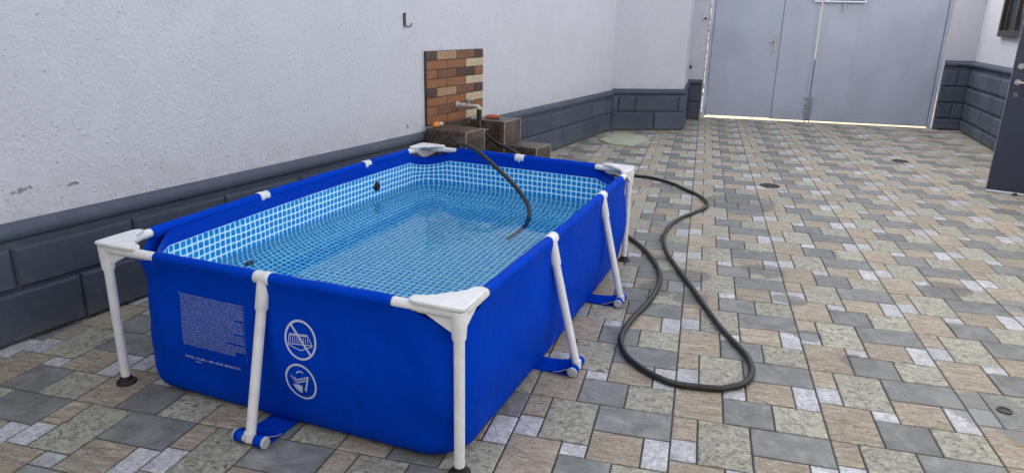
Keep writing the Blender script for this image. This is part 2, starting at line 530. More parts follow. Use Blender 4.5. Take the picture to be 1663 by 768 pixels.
class MB:
    """collects geometry in world coordinates"""
    def __init__(s):
        s.v = []
        s.f = []
        s.sm = []

    def add(s, verts, faces, smooth=False):
        b = len(s.v)
        s.v += [V(x) for x in verts]
        s.f += [[b + i for i in f] for f in faces]
        s.sm += [smooth] * len(faces)

    def loft(s, rings, closed=True, cap=True, smooth=True):
        n = len(rings[0])
        vs = [p for r in rings for p in r]
        fs = []
        for i in range(len(rings) - 1):
            for j in range(n if closed else n - 1):
                a, b_ = i * n + j, i * n + (j + 1) % n
                fs.append([a, b_, b_ + n, a + n])
        s.add(vs, fs, smooth)
        if cap:
            s.add(rings[0], [list(range(n))[::-1]])
            s.add(rings[-1], [list(range(n))])

    def tube(s, pts, r, seg=14, cap=True, smooth=True):
        pts = [V(p) for p in pts]
        rs = r if isinstance(r, (list, tuple)) else [r] * len(pts)
        rings = []
        up = None
        for i, p in enumerate(pts):
            a = pts[max(0, i - 1)]
            c = pts[min(len(pts) - 1, i + 1)]
            d = (c - a)
            if d.length < 1e-9:
                d = V((0, 0, 1))
            d.normalize()
            if up is None:
                up = V((0, 0, 1)) if abs(d.z) < 0.9 else V((1, 0, 0))
            x = up - d * up.dot(d)
            x.normalize()
            up = x
            y = d.cross(x)
            rings.append([p + (x * math.cos(2 * PI * k / seg) + y * math.sin(2 * PI * k / seg)) * rs[i] for k in range(seg)])
        s.loft(rings, True, cap, smooth)

    def box(s, o, ax, ay, az, ch=0.0):
        """box with corner o and edge vectors; ch chamfers all around the az end"""
        o, ax, ay, az = V(o), V(ax), V(ay), V(az)
        base = [o, o + ax, o + ax + ay, o + ay]
        if ch <= 0:
            top = [p + az for p in base]
            s.add(base + top, [[3, 2, 1, 0], [4, 5, 6, 7], [0, 1, 5, 4], [1, 2, 6, 5], [2, 3, 7, 6], [3, 0, 4, 7]])
            return
        ux, uy, uz = ax.normalized() * ch, ay.normalized() * ch, az.normalized() * ch
        mid = [p + az - uz for p in base]
        top = [base[0] + az + ux + uy, base[1] + az - ux + uy, base[2] + az - ux - uy, base[3] + az + ux - uy]
        s.add(base + mid + top, [[3, 2, 1, 0], [8, 9, 10, 11]] +
              [[i, (i + 1) % 4, 4 + (i + 1) % 4, 4 + i] for i in range(4)] +
              [[4 + i, 4 + (i + 1) % 4, 8 + (i + 1) % 4, 8 + i] for i in range(4)])

    def prism(s, poly, z0, z1):
        n = len(poly)
        s.add([V((p[0], p[1], z0)) for p in poly] + [V((p[0], p[1], z1)) for p in poly],
              [list(range(n))[::-1], list(range(n, 2 * n))] + [[i, (i + 1) % n, n + (i + 1) % n, n + i] for i in range(n)])

    def build(s, name, mat, parent=None, origin=None):
        me = bpy.data.meshes.new(name)
        org = V(origin) if origin is not None else V((0, 0, 0))
        me.from_pydata([tuple(v - org) for v in s.v], [], s.f)
        for m in (mat if isinstance(mat, list) else [mat]):
            me.materials.append(m)
        me.polygons.foreach_set('use_smooth', s.sm)
        bm = bmesh.new()
        bm.from_mesh(me)
        bmesh.ops.recalc_face_normals(bm, faces=bm.faces)
        bm.to_mesh(me)
        bm.free()
        me.update()
        o = bpy.data.objects.new(name, me)
        COL.objects.link(o)
        if parent is not None:
            o.parent = parent
            o.matrix_parent_inverse = Matrix.Translation(-world_loc(parent))
        o.location = org
        return o


def catmull(pts, n=8, closed=False):
    pts = [V(p) for p in pts]
    out = []
    m = len(pts)
    rng = range(m if closed else m - 1)
    for i in rng:
        if closed:
            a, b, c, d = pts[(i - 1) % m], pts[i], pts[(i + 1) % m], pts[(i + 2) % m]
        else:
            a, b, c, d = pts[max(0, i - 1)], pts[i], pts[i + 1], pts[min(m - 1, i + 2)]
        for k in range(n):
            t = k / n
            out.append(0.5 * ((2 * b) + (c - a) * t + (2 * a - 5 * b + 4 * c - d) * t * t + (3 * b - a - 3 * c + d) * t ** 3))
    if not closed:
        out.append(pts[-1])
    return out


def project(p):
    d = V(p) - CAM
    z = d.dot(FWD)
    if z < 0.2:
        return None
    return (831.5 + F_PX * d.dot(RGT) / z, 384 - F_PX * d.dot(UPV) / z)


# ================================================================== SETTING
TX, TY = 0.0141, 2.8946          # one slab corner of the paving; slabs are 0.6 m square
UN = 0.15
UX = 0.10

# street outside and far ground
mb = MB()
mb.add([(-200, -200, -0.012), (200, -200, -0.012), (200, 200, -0.012), (-200, 200, -0.012)], [[0, 1, 2, 3]])
tag(mb.build('street', M['street']), kind='structure')

# courtyard bed, with the joints' colour
mb = MB()
mb.add([(-3.9, -2.5, -0.0055), (4.4, -2.5, -0.0055), (4.4, 12.64, -0.0055), (-3.9, 12.64, -0.0055)], [[0, 1, 2, 3]])
floor = mb.build('courtyard_floor', M['grout'])
tag(floor, kind='structure')

# pieces of one printed slab, in slab units (x 0..6, y downwards 0..4)
PIECES = [('tan', 0, 2, 0, 1.93), ('white', 2, 3, 0, .55), ('grey', 2, 4, .55, 1.93), ('tan', 0, 1, 1.93, 3.03),
          ('white', 0, 1, 3.03, 4), ('beige', 1, 3, 1.93, 4), ('grey', 3, 6, 1.93, 3.23), ('tan', 3, 5, 3.23, 4.55),
          ('white', 5, 6, 3.23, 4.55), ('beige', 4, 6, .55, 1.93)]
# wall line (left) for clipping
WD = V((0.2200, 0.9755, 0)).normalized()
WN = V((WD.y, -WD.x, 0))
W0 = V((-3.0882, 2.2685, 0))
RWD = V((-0.0942, -0.9956, 0))
RWO = V((4.03, 12.55, 0))
QUAD = [V((-2.288, 2.185, 0)), V((-0.695, 1.99, 0)), V((-0.396, 4.50, 0)), V((-1.958, 4.82, 0))]


def in_pool(p, grow=0.0):
    for i in range(4):
        a, b = QUAD[i], QUAD[(i + 1) % 4]
        e = (b - a).normalized()
        if (p.x - a.x) * (-e.y) + (p.y - a.y) * e.x < -grow:
            return False
    return True


def piece_mesh(w_, h_, name, mat, cx=0.0, cy=0.0):
    g = 0.0038
    b = 0.0035
    hw, hh = w_ / 2 - g, h_ / 2 - g
    v = [(-hw, -hh, -.0055), (hw, -hh, -.0055), (hw, hh, -.0055), (-hw, hh, -.0055),
         (-hw, -hh, -.0022), (hw, -hh, -.0022), (hw, hh, -.0022), (-hw, hh, -.0022),
         (-hw + b, -hh + b, 0), (hw - b, -hh + b, 0), (hw - b, hh - b, 0), (-hw + b, hh - b, 0)]
    f = [[8, 9, 10, 11]]
    for i in range(4):
        j = (i + 1) % 4
        f += [[i, j, 4 + j, 4 + i], [4 + i, 4 + j, 8 + j, 8 + i]]
    return v, f


inst = []
for i in range(-7, 8):
    for j in range(-10, 18):
        for k, (m, x0, x1, y0, y1) in enumerate(PIECES):
            cx = TX + .6 * i + (x0 + x1) / 2 * UX
            cy = TY + .6 * j - (y0 + y1) / 2 * UN
            p = V((cx, cy, 0))
            if (p - W0).dot(WN) < -0.12 or cy > 12.60 or cy < -2.3 or cx > 4.35:
                continue
            if (p - RWO).dot(V((RWD.y, -RWD.x, 0))) < -0.25:
                continue
            # pixels it covers
            hw, hh = (x1 - x0) / 2 * UX, (y1 - y0) / 2 * UN
            pr = [project((cx + a * hw, cy + b * hh, 0)) for a, b in ((-1, -1), (1, -1), (1, 1), (-1, 1))]
            area = 0
            if all(q is not None for q in pr):
                mx = sum(q[0] for q in pr) / 4
                my = sum(q[1] for q in pr) / 4
                if -60 < mx < 1720 and -10 < my < 800:
                    area = abs(sum(pr[a][0] * pr[(a + 1) % 4][1] - pr[(a + 1) % 4][0] * pr[a][1] for a in range(4))) / 2
                    hid = in_pool(p, -0.12)
                    for q in range(1, 13):
                        zz = 0.62 * q / 12
                        t_ = zz / CAM.z
                        r_ = p.lerp(CAM, t_)
                        if in_pool(r_, -0.03):
                            hid = True
                    if hid:
                        area = 0
            inst.append((area, k, cx, cy))
inst.sort(key=lambda a: -a[0])
meshes = []
for k, (m, x0, x1, y0, y1) in enumerate(PIECES):
    v, f = piece_mesh((x1 - x0) * UX, (y1 - y0) * UN, '', None)
    meshes.append(new_mesh('paving_stone_' + m, v, f, M[m]))
for n, (area, k, cx, cy) in enumerate(inst[:300]):
    o = bpy.data.objects.new('paving_stone', meshes[k])
    COL.objects.link(o)
    o.parent = floor
    o.location = (cx + random.uniform(-.0006, .0006), cy + random.uniform(-.0006, .0006), random.uniform(-.0008, .0006))
    o.rotation_euler = (random.uniform(-.003, .003), random.uniform(-.003, .003), 0)
vs, fs, mi = [], [], []
order = ['beige', 'tan', 'grey', 'white']
for (area, k, cx, cy) in inst[300:]:
    m, x0, x1, y0, y1 = PIECES[k]
    v, f = piece_mesh((x1 - x0) * UX, (y1 - y0) * UN, '', None)
    b = len(vs)
    dz = random.uniform(-.0008, .0006)
    vs += [(a[0] + cx, a[1] + cy, a[2] + dz) for a in v]
    fs += [[b + q for q in ff] for ff in f]
    mi += [order.index(m)] * len(f)
me = new_mesh('distant_paving', vs, fs, [M[o_] for o_ in order])
me.polygons.foreach_set('material_index', mi)
tag(link('distant_paving', me, floor), kind='stuff')


# ------------------------------------------------------------------ walls
def wpt(o, d, n, s, t, z):
    return V(o) + d * s + n * t + V((0, 0, z))


def block(parent, o, d, n, s0, s1, z0, z1, depth=0.02, name='block', mat=None, ch=0.014):
    g = 0.0045
    mb = MB()
    a = wpt(o, d, n, s0 + g, 0.0, z0 + g)
    mb.box(a, d * (s1 - s0 - 2 * g), V((0, 0, z1 - z0 - 2 * g)), n * depth, ch)
    return mb.build(name, mat or M['dado'], parent)


def coping(parent, pts, z0, z1, depth, name='coping'):
    """half-round moulding running along a plan polyline (outward = right-hand side of travel)"""
    prof = [(0.0, z0), (depth * .55, z0 + .004), (depth * .95, z0 + (z1 - z0) * .22), (depth, z0 + (z1 - z0) * .45),
            (depth * .93, z0 + (z1 - z0) * .7), (depth * .6, z0 + (z1 - z0) * .92), (0.0, z1)]
    mb = MB()
    pts = [V((p[0], p[1], 0)) for p in pts]
    rings = []
    for i, p in enumerate(pts):
        ns = []
        if i > 0:
            e = (pts[i] - pts[i - 1]).normalized()
            ns.append(V((e.y, -e.x, 0)))
        if i < len(pts) - 1:
            e = (pts[i + 1] - pts[i]).normalized()
            ns.append(V((e.y, -e.x, 0)))
        nn = sum(ns, V((0, 0, 0))).normalized()
        k = 1 / max(0.3, nn.dot(ns[0]))
        rings.append([p + nn * (t_ * k) + V((0, 0, z)) for t_, z in prof])
    mb.loft(rings, False, False, True)
    mb.add(rings[0], [list(range(len(prof)))])
    mb.add(rings[-1], [list(range(len(prof)))])
    return mb.build(name, M['dado'], parent)


HH = 6.2  # wall height out of view, chosen so the courtyard lies in shade
S_END = 8.3278
WC = W0 + WD * S_END
WC2 = V((-0.2331, 10.8137, 0))
PIER_END = V((-0.215, 12.2, 0))


def blob_s(s, z, r):
    p = W0 + WD * s + V((0, 0, z))
    return (p.x, p.y, p.z, r)


peel_old = [blob_s(.225, .722, .030), blob_s(.25, .730, .022), blob_s(.335, .735, .013), blob_s(.385, .743, .012),
        blob_s(.46, .706, .026), blob_s(.49, .707, .022), blob_s(.525, .738, .010), blob_s(.55, .735, .010), blob_s(.41, .735, .009),
        blob_s(3.30, .655, .035), blob_s(3.36, .70, .02), blob_s(.30, .695, .01), blob_s(6.9, .625, .03), blob_s(.69, .726, .008)]
peel = [(x, y, z, r * .62) for x, y, z, r in peel_old] + [blob_s(.19 + k * .013, .716 + .0022 * k, .014) for k in range(7)] + [blob_s(.435 + k * .012, .706 + .001 * k, .013) for k in range(6)] + [blob_s(.20 + k * .028, .718 + .012 * math.sin(k * 2.1), .009) for k in range(14)]
M['plaster'] = plaster_mat('rough white plaster', (0.62, 0.632, 0.672), peel, WD)
M['plaster_b'] = plaster_mat('smooth white plaster', (0.575, 0.578, 0.625), [], WD, 0.4)

S_START = -5.0
PL = 0.012      # the plaster surface stands this far back of the dado line
a = W0 + WD * S_START
b = WC + WD * 0.3
house = MB()
a2, b2 = a - WN * PL, b - WN * PL
house.prism([(a2.x, a2.y), (a2.x - 6, a2.y), (-9, 12.2), (b2.x - .4, 12.2), (b2.x, b2.y)], -0.01, HH)
hw_ = house.build('house_wall', M['plaster'])
tag(hw_, 'long white roughcast wall with dark grey block skirting, running behind the pool on the left', 'wall')
mb = MB()
mb.box(wpt(W0, WD, WN, S_START, -0.05, -0.008), WD * (S_END - S_START - .0), V((0, 0, .545)), WN * .05)
mb.build('skirting_backing', M['dado'], hw_)
coping(hw_, [wpt(W0, WD, WN, S_START, -.012, 0), wpt(W0, WD, WN, S_END - .004, -.012, 0), WC + V((.003, -.012, 0))][:2], .497, .585, .042)
up_j = [-3.4, -2.5, -1.7, -1.1, -.5, .121, .735, 1.352, 1.99, 2.65, 3.30, 3.95, 4.27, 4.90, 5.535, 6.172, 6.876, 7.522, 8.12, S_END - .006]
lo_j = [-3.2, -2.4, -1.5, -.85, -.24, .419, 1.07, 1.74, 2.40, 3.06, 3.71, 4.38, 5.13, 5.85, 6.538, 7.216, 7.897, S_END - .006]
for js, z0, z1 in ((up_j, .262, .470), (lo_j, .006, .256)):
    for k in range(len(js) - 1):
        block(hw_, W0, WD, WN, js[k], js[k + 1], z0, z1, .022)

# short wall facing the camera between the long wall and the gate
E2 = (WC2 - WC).normalized()
N2 = V((E2.y, -E2.x, 0))
L2 = (WC2 - WC).length
E3 = (PIER_END - WC2).normalized()
N3 = V((E3.y, -E3.x, 0))
L3 = (PIER_END - WC2).length
mb = MB()
q = [WC - N2 * PL - E2 * .05, WC2 - N2 * PL - N3 * PL, PIER_END - N3 * PL]
mb.prism([(q[0].x, q[0].y), (q[1].x, q[1].y), (q[2].x, q[2].y), (q[2].x - 6, q[2].y + .004), (q[0].x - .45, q[0].y + .8)], -0.01, HH - .02)
pier = mb.build('corner_wall', M['plaster_b'])
tag(pier, 'short white wall jutting out between the long wall and the gate, on dark grey block skirting', 'wall')
mb = MB()
mb.box(WC - N2 * .05 + V((0, 0, -.008)), E2 * L2, V((0, 0, .56)), N2 * .05)
mb.box(WC2 - N3 * .05 + V((0, 0, -.008)), E3 * L3, V((0, 0, .56)), N3 * .05)
mb.build('skirting_backing', M['dado'], pier)
coping(pier, [WC + WN * .0 - N2 * .012 + E2 * .012, WC2 - N2 * .012 - N3 * .012, PIER_END - N3 * .012 - E3 * .003], .520, .610, .042)
for js, z0, z1 in (([.006, .10, .36, 1.02, L2 + .018], .278, .492), ([.006, .66, L2 + .018], .006, .270)):
    for k in range(len(js) - 1):
        block(pier, WC, E2, N2, js[k], js[k + 1], z0, z1, .022)
for js, z0, z1 in (([.0, .5, 1.05, L3], .278, .492), ([.0, .75, L3], .006, .270)):
    for k in range(len(js) - 1):
        block(pier, WC2, E3, N3, js[k], js[k + 1], z0, z1, .022)

# gate post left
mb = MB()
mb.prism([(-.60, 12.212), (.008, 12.212), (.008, 12.60), (-.60, 12.60)], -0.01, HH - .04)  # carried up out of view to keep sun off the right wall
post = mb.build('gate_post', M['plaster_b'])
tag(post, 'narrow white gate post left of the gate with a dark block foot', 'post')
coping(post, [(-.213, 12.212), (.012, 12.212)], .575, .655, .035)
mb = MB()
mb.box((-.213, 12.2085, -.008), (.225, 0, 0), (0, 0, .59), (0, -.006, 0))
mb.build('skirting_backing', M['dado'], post)
for z0, z1 in ((.006, .285), (.295, .56)):
    block(post, (-.2, 12.205, 0), V((1, 0, 0)), V((0, -1, 0)), .0, .212, z0, z1, .022)
# ragged cream strip between the post and the gate frame
mb = MB()
zz = 0.0
rings = []
while zz < 2.8:
    j1, j2 = random.uniform(-.008, .012), random.uniform(-.006, .006)
    rings.append([V((.008, 12.225 + j2, zz)), V((.032 + j1, 12.222 + j2, zz)), V((.036 + j1, 12.30, zz)), V((.008, 12.30, zz))])
    zz += random.uniform(.02, .05)
mb.loft(rings, True, True, False)
mb.build('ragged_edge', M['mortar'], post)
mb = MB()
mb.tube([(-.035, 12.211, 1.62), (-.035, 12.15, 1.62)], .012, 10)
mb.tube([(-.035, 12.15, 1.62), (-.035, 12.135, 1.62)], .02, 10)
mb.build('hinge_bolt', M['iron'], post)
mb = MB()
mb.tube([(-.196, 12.20, .86), (-.196, 12.17, .86), (-.196, 12.15, .84)], [.018, .018, .012], 10)
mb.tube([(-.196, 12.15, .84), (-.196, 12.14, .88)], [.012, .01], 8)
mb.build('hook_stub', M['iron'], post)

# right hand: post return + house wall
RN = V((RWD.y, -RWD.x, 0))     # outward (towards the courtyard, -x)
assert RN.x < 0
mb = MB()
ra, rb = RWO - RWD * .0 - RN * PL, RWO + RWD * 14.5 - RN * PL
mb.prism([(rb.x, rb.y), (rb.x + 4, rb.y), (ra.x + 4.5, 12.62), (3.636, 12.62), (3.636, 12.55 + PL), (ra.x, 12.55 + PL)], -0.01, 3.6)
rw = mb.build('house_wall', M['plaster_b'])
tag(rw, 'white house wall on the far right with tall dark rock-faced skirting and a brown window', 'wall')
mb = MB()
mb.box(RWO - RN * .05 + V((0, 0, -.008)), RWD * 14, V((0, 0, 1.0)), RN * .05)
mb.box((3.637, 12.55 + .05, -.008), (.393, 0, 0), (0, 0, 1.0), (0, -.05, 0))
mb.build('skirting_backing', M['dado'], rw)
coping(rw, [(3.639, 12.562), (RWO.x + .0, 12.562), tuple(RWO + RWD * 14 - RN * .012)[:2]], .975, 1.072, .045)
rows = [(.006, .172), (.182, .422), (.432, .672), (.682, .925)]
for r_, (z0, z1) in enumerate(rows):
    off = .5 if r_ % 2 else .2
    js = [.03, off] + [off + .63 * k for k in range(1, 13)]
    for k in range(len(js) - 1):
        block(rw, RWO, RWD, RN, js[k], js[k + 1], z0, z1, .034, ch=.024)
    js = [.0, .21, .368] if r_ % 2 else [.0, .368]
    for k in range(len(js) - 1):
        block(rw, (3.645, 12.55, 0), V((1, 0, 0)), V((0, -1, 0)), js[k], js[k + 1], z0, z1, .024, ch=.016)
# window (part) with frame, bars, glass
wo = RWO + RWD * 1.16
mb = MB()
for (s0, s1, z0, z1, dp) in ((0, 1.3, 1.45, 1.53, .05), (0, 1.3, 2.42, 2.50, .05), (0, .08, 1.53, 2.42, .05), (1.22, 1.3, 1.53, 2.42, .05),
                             (.62, .68, 1.53, 2.42, .035), (.20, .235, 1.53, 2.42, .03)):
    mb.box(wpt(wo, RWD, RN, s0, -.012, z0), RWD * (s1 - s0), V((0, 0, z1 - z0)), RN * (dp + .012), .004)
win = mb.build('window', M['brown'], rw)
mb = MB()
mb.box(wpt(wo, RWD, RN, .07, -.004, 1.52), RWD * 1.16, V((0, 0, .91)), RN * .012)
mb.build('pane', M['glass'], win)
mb = MB()
for k in range(7):
    s_ = .14 + k * .17
    mb.tube([wpt(wo, RWD, RN, s_, .02, 1.53), wpt(wo, RWD, RN, s_, .02, 2.42)], .006, 6)
mb.build('bar', M['iron'], win)

# unseen wall added to cut sky light from behind the camera; wall across the street
mb = MB()
mb.prism([(-3.9, -3.2), (5.0, -3.2), (5.0, -6.0), (-3.9, -6.0)], -0.01, 3.7)
tag(mb.build('house_wall', M['mortar']), 'unseen cream wall added behind the camera to shade the pool front and bounce warm light', 'wall')
mb = MB()
mb.prism([(-30, 20), (30, 20), (30, 20.3), (-30, 20.3)], -0.01, 2.6)
tag(mb.build('street_wall', M['mortar']), 'cream wall across the sunlit street, seen only through the gate gaps', 'wall')

# ------------------------------------------------------------------ metal gate
GY = 12.65
gate = thing('metal_gate', 'pale blue-grey sheet metal double gate closing the far end of the courtyard', 'gate', (1.8, GY, 0))


def gbox(x0, x1, z0, z1, y0, y1, name, mat, parent, ch=0.0):
    mb = MB()
    mb.box((x0, y1, z0), (x1 - x0, 0, 0), (0, 0, z1 - z0), (0, y0 - y1, 0), ch)
    return mb.build(name, mat, parent)


GB = .024
GT = 2.75
gbox(.038, .095, .0, 2.8, GY - .03, GY + .03, 'gate_frame', M['gate'], gate, .004)
gbox(3.575, 3.632, .0, 2.8, GY - .03, GY + .03, 'gate_frame', M['gate'], gate, .004)
leafL = gbox(1.186, 1.749, GB, GT, GY - .012, GY + .012, 'gate_leaf', M['gate'], gate, .003)
wick = gbox(.108, 1.176, GB + .012, 2.15, GY - .012, GY + .012, 'wicket_door', M['gate'], gate, .003)
tag(wick, 'narrow wicket door panel with a lever handle')
gbox(.108, 1.176, 2.165, GT, GY - .012, GY + .012, 'gate_leaf', M['gate'], gate, .003)
leafR = gbox(1.763, 3.560, GB, GT, GY - .012, GY + .012, 'gate_leaf', M['gate'], gate, .003)
gbox(2.335, 2.350, GB + .05, GT, GY - .016, GY - .0125, 'weld_strip', M['gate'], leafR)
# edge angle irons at the meeting stiles
gbox(1.700, 1.744, GB, GT, GY - .024, GY - .0125, 'stile', M['gate'], leafL, .003)
gbox(1.766, 1.810, GB, GT, GY - .024, GY - .0125, 'stile', M['gate'], leafR, .003)
for (x0, x1) in ((.09, .13), (1.160, 1.205), (3.54, 3.60)):
    gbox(x0, x1, GB, 2.7, GY + .0125, GY + .028, 'stop_bar', M['gate'], gate)
gbox(1.735, 1.775, GB, 1.02, GY + .0125, GY + .028, 'stop_bar', M['gate'], gate)
# handle of the wicket
hb = MB()
hb.box((1.085, GY - .013, 1.09), (.05, 0, 0), (0, 0, .28), (0, -.012, 0), .004)
hb.tube([(1.110, GY - .02, 1.28), (1.110, GY - .065, 1.28)], .011, 10)
hb.tube([(1.115, GY - .065, 1.28), (1.06, GY - .07, 1.283), (1.0, GY - .066, 1.275)], [.011, .010, .009], 10)
hb.tube([(1.110, GY - .02, 1.17), (1.110, GY - .032, 1.17)], .013, 10)
hb.build('handle', M['steel'], wick)
# drop bolts at the foot
for sx, par in ((1.722, leafL), (1.79, leafR)):
    sg = -1 if sx < 1.75 else 1
    mb = MB()
    mb.tube([(sx, GY - .04, .004), (sx, GY - .04, .42)], .0085, 8)
    mb.tube([(sx, GY - .04, .40), (sx + sg * .09, GY - .045, .40)], .0085, 8)
    for zz in (.16, .28):
        mb.box((sx - .022 + sg * .015, GY - .0245, zz), (.044, 0, 0), (0, 0, .03), (0, -.03, 0), .002)
    mb.build('drop_bolt', M['steel'], par)
mb = MB()
ring = [(1.757 + .03 * math.cos(k * PI / 10), GY - .03 - .006, .075 - .0 + .04 * -math.sin(k * PI / 10)) for k in range(0, 11)]
mb.tube(ring, .006, 6)
mb.build('hasp_ring', M['iron'], gate)
# latch box high on the leaves
lb = gbox(1.62, 2.385, 1.925, 2.20, GY - .050, GY - .025, 'latch_panel', M['iron'], gate)
for (x0, x1, z0, z1) in ((1.62, 2.385, 1.905, 1.932), (1.62, 1.648, 1.932, 2.2), (2.355, 2.385, 1.932, 2.2), (1.80, 1.835, 1.932, 2.2)):
    gbox(x0, x1, z0, z1, GY - .062, GY - .0505, 'frame_strip', M['alu'], lb, .002)
mb = MB()
mb.tube([(2.075, GY - .035, 1.905), (2.075, GY - .04, 1.80), (2.045, GY - .05, 1.775)], [.012, .012, .01], 8)
mb.build('pull_bar', M['steel'], lb)
for z in (.25, 1.9):
    mb = MB()
    mb.tube([(.112, GY - .022, z), (.112, GY - .022, z + .11)], .011, 8)
    mb.build('hinge', M['gate'], wick)

# ------------------------------------------------------------------ open house door on the right
D0, D1 = V((2.8275, 7.754, 0)), V((3.56, 7.483, 0))
DD = (D1 - D0).normalized()
DN = V((DD.y, -DD.x, 0))       # towards the camera
dl = (D1 - D0).length
door = thing('open_door', 'dark navy metal door standing ajar at the right edge of the picture', 'door', tuple(D1))
mb = MB()
mb.box(wpt(D0, DD, DN, 0.004, -.022, .03), DD * (dl - .004), V((0, 0, 2.05)), DN * .044, .003)
mb.build('door_leaf', M['door'], door)
mb = MB()
mb.box(wpt(D0, DD, DN, -.003, -.024, .028), DD * .0065, V((0, 0, 2.054)), DN * .048)
mb.build('edge_strip', M['door_edge'], door)
mb = MB()
mb.box(wpt(D0, DD, DN, .0, -.021, .014), DD * dl, V((0, 0, .0155)), DN * .042)
mb.build('door_sweep', M['alu'], door)
lk = MB()
c = wpt(D0, DD, DN, .06, .022, 1.215)
lk.tube([c, c + DN * .007], .026, 20)
lk.tube([c, c + DN * .012], .016, 16)
lk.box(c + DN * .0122 - DD * .010 - V((0, 0, .002)), DD * .020, V((0, 0, .004)), DN * .002)
lk.build('lock', M['steel'], door)
hd = MB()
c = wpt(D0, DD, DN, .062, .022, 1.067)
hd.tube([c, c + DN * .008], .027, 20)
hd.tube([c + DN * .006, c + DN * .05], .009, 10)
hd.tube([c + DN * .05 - DD * .005, c + DN * .055 + DD * .05, c + DN * .05 + DD * .12], [.009, .009, .007], 10)
hd.build('handle', M['steel'], door)
st = MB()
c = wpt(D0, DD, DN, .045, .0225, .93)
for (x, z, ww, hh) in ((0, .0, .045, .004), (.006, .012, .012, .022), (.024, .012, .012, .022), (.014, .035, .012, .008)):
    st.box(c + DD * x + V((0, 0, z)), DD * ww, V((0, 0, hh)), DN * .0008)
st.build('maker_mark', M['door_edge'], door)
# rubber stop on the paving
ds = MB()
c = V((3.05, 7.66, 0))
ds.tube([c, c + V((0, 0, .02)), c + V((0, 0, .026))], [.026, .022, .012], 14)
tag(ds.build('door_stop', M['rubber'], None, (3.05, 7.66, 0)), 'small black door stop on the paving under the open navy door', 'door stop')

# ------------------------------------------------------------------ brick-tile splash panel on the wall
P_S0, P_S1, P_Z0, P_Z1 = 3.558, 4.53, .630, 1.266
panel = thing('tile_panel', 'square panel of orange, brown and cream brick tiles on the wall behind the tap', 'tile panel', tuple(wpt(W0, WD, WN, (P_S0 + P_S1) / 2, 0, P_Z0)))
mb = MB()
mb.box(wpt(W0, WD, WN, P_S0, -.014, P_Z0), WD * (P_S1 - P_S0), V((0, 0, P_Z1 - P_Z0)), WN * .024)
mb.build('tile_bed', M['joint'], panel)
RH = (P_Z1 - P_Z0) / 8
BW = (P_S1 - P_S0) / 3
pat = ['dtbd', 'ooc', 'obdo', 'ooc', 'dtbd', 'ooc', 'obbo', 'ooc']
for r_, row in enumerate(pat):
    z1 = P_Z1 - r_ * RH
    xs = [0, .5, 1.5, 2.5, 3] if len(row) == 4 else [0, 1, 2, 3]
    for k, ch in enumerate(row):
        g = .0038
        mb = MB()
        mb.box(wpt(W0, WD, WN, P_S0 + xs[k] * BW + g, .0095, z1 - RH + g), WD * ((xs[k + 1] - xs[k]) * BW - 2 * g), V((0, 0, RH - 2 * g)), WN * (.006 + random.uniform(0, .001)), .002)
        mb.build('brick', M['bt_' + ch], panel)

# ------------------------------------------------------------------ tiled blocks round the wash place
def tiled_box(name, label, cat, s0, s1, t0, t1, z1):
    root = thing(name, label, cat, tuple(wpt(W0, WD, WN, (s0 + s1) / 2, (t0 + t1) / 2, 0)))
    mb = MB()
    mb.box(wpt(W0, WD, WN, s0, t0, -.004), WD * (s1 - s0), WN * (t1 - t0), V((0, 0, z1 - .010)))
    mb.build('core', M['mortar'], root)
    def slab(o_, a_, b_, n_, nm):
        m2 = MB()
        m2.box(o_, a_, b_, n_, .0015)
        m2.build(nm, M['marble'], root)
    slab(wpt(W0, WD, WN, s0 - .006, t0, z1 - .0135), WD * (s1 - s0 + .012), WN * (t1 - t0 + .006), V((0, 0, .0135)), 'top_tile')
    h_ = z1 - .016
    n_t = max(1, round((t1 - t0) / .3))
    slab(wpt(W0, WD, WN, s0, t1 + .0005, 0.002), WD * (s1 - s0), V((0, 0, h_)), WN * .008, 'front_tile')
    slab(wpt(W0, WD, WN, s0 - .0005, t0, 0.002), WN * (t1 - t0), V((0, 0, h_)), -WD * .008, 'side_tile')
    slab(wpt(W0, WD, WN, s1 + .0005, t0, 0.002), WN * (t1 - t0), V((0, 0, h_)), WD * .008, 'side_tile')
    mm = MB()
    for s_ in (s0 - .004, s1 + .001):
        mm.box(wpt(W0, WD, WN, s_, t1 + .0055, .004), WD * .004, WN * .004, V((0, 0, z1 - .008)))
    mm.box(wpt(W0, WD, WN, s0 - .004, t1 + .0075, z1 - .001), WD * (s1 - s0 + .008), WN * .003, V((0, 0, .003)))
    mm.build('edge_trim', M['pvc'], root)
    return root


tiled_box('tiled_block', 'brown marble-tiled block left of the tap, an orange cleaning sponge on top', 'block', 3.49, 3.80, .045, .445, .62)
tiled_box('tiled_block', 'brown marble-tiled block right of the tap, a red brick piece on top', 'block', 4.25, 4.575, .045, .405, .62)
tiled_box('tiled_step', 'low brown marble-tiled step in front of the right tiled block', 'step', 4.27, 4.58, .418, .735, .40)
# sink bay floor/back between the blocks
bb = thing('wash_basin', 'dark marble-tiled basin recess under the tap between the two tiled blocks', 'basin', tuple(wpt(W0, WD, WN, 4.02, .2, 0)))
mb = MB()
mb.box(wpt(W0, WD, WN, 3.812, .045, .002), WD * .426, WN * .33, V((0, 0, .10)), .003)
mb.build('basin_floor', M['marble'], bb)
mb = MB()
mb.box(wpt(W0, WD, WN, 3.812, .0435, .11), WD * .426, V((0, 0, .53)), WN * .012, .002)
mb.build('back_tile', M['marble'], bb)

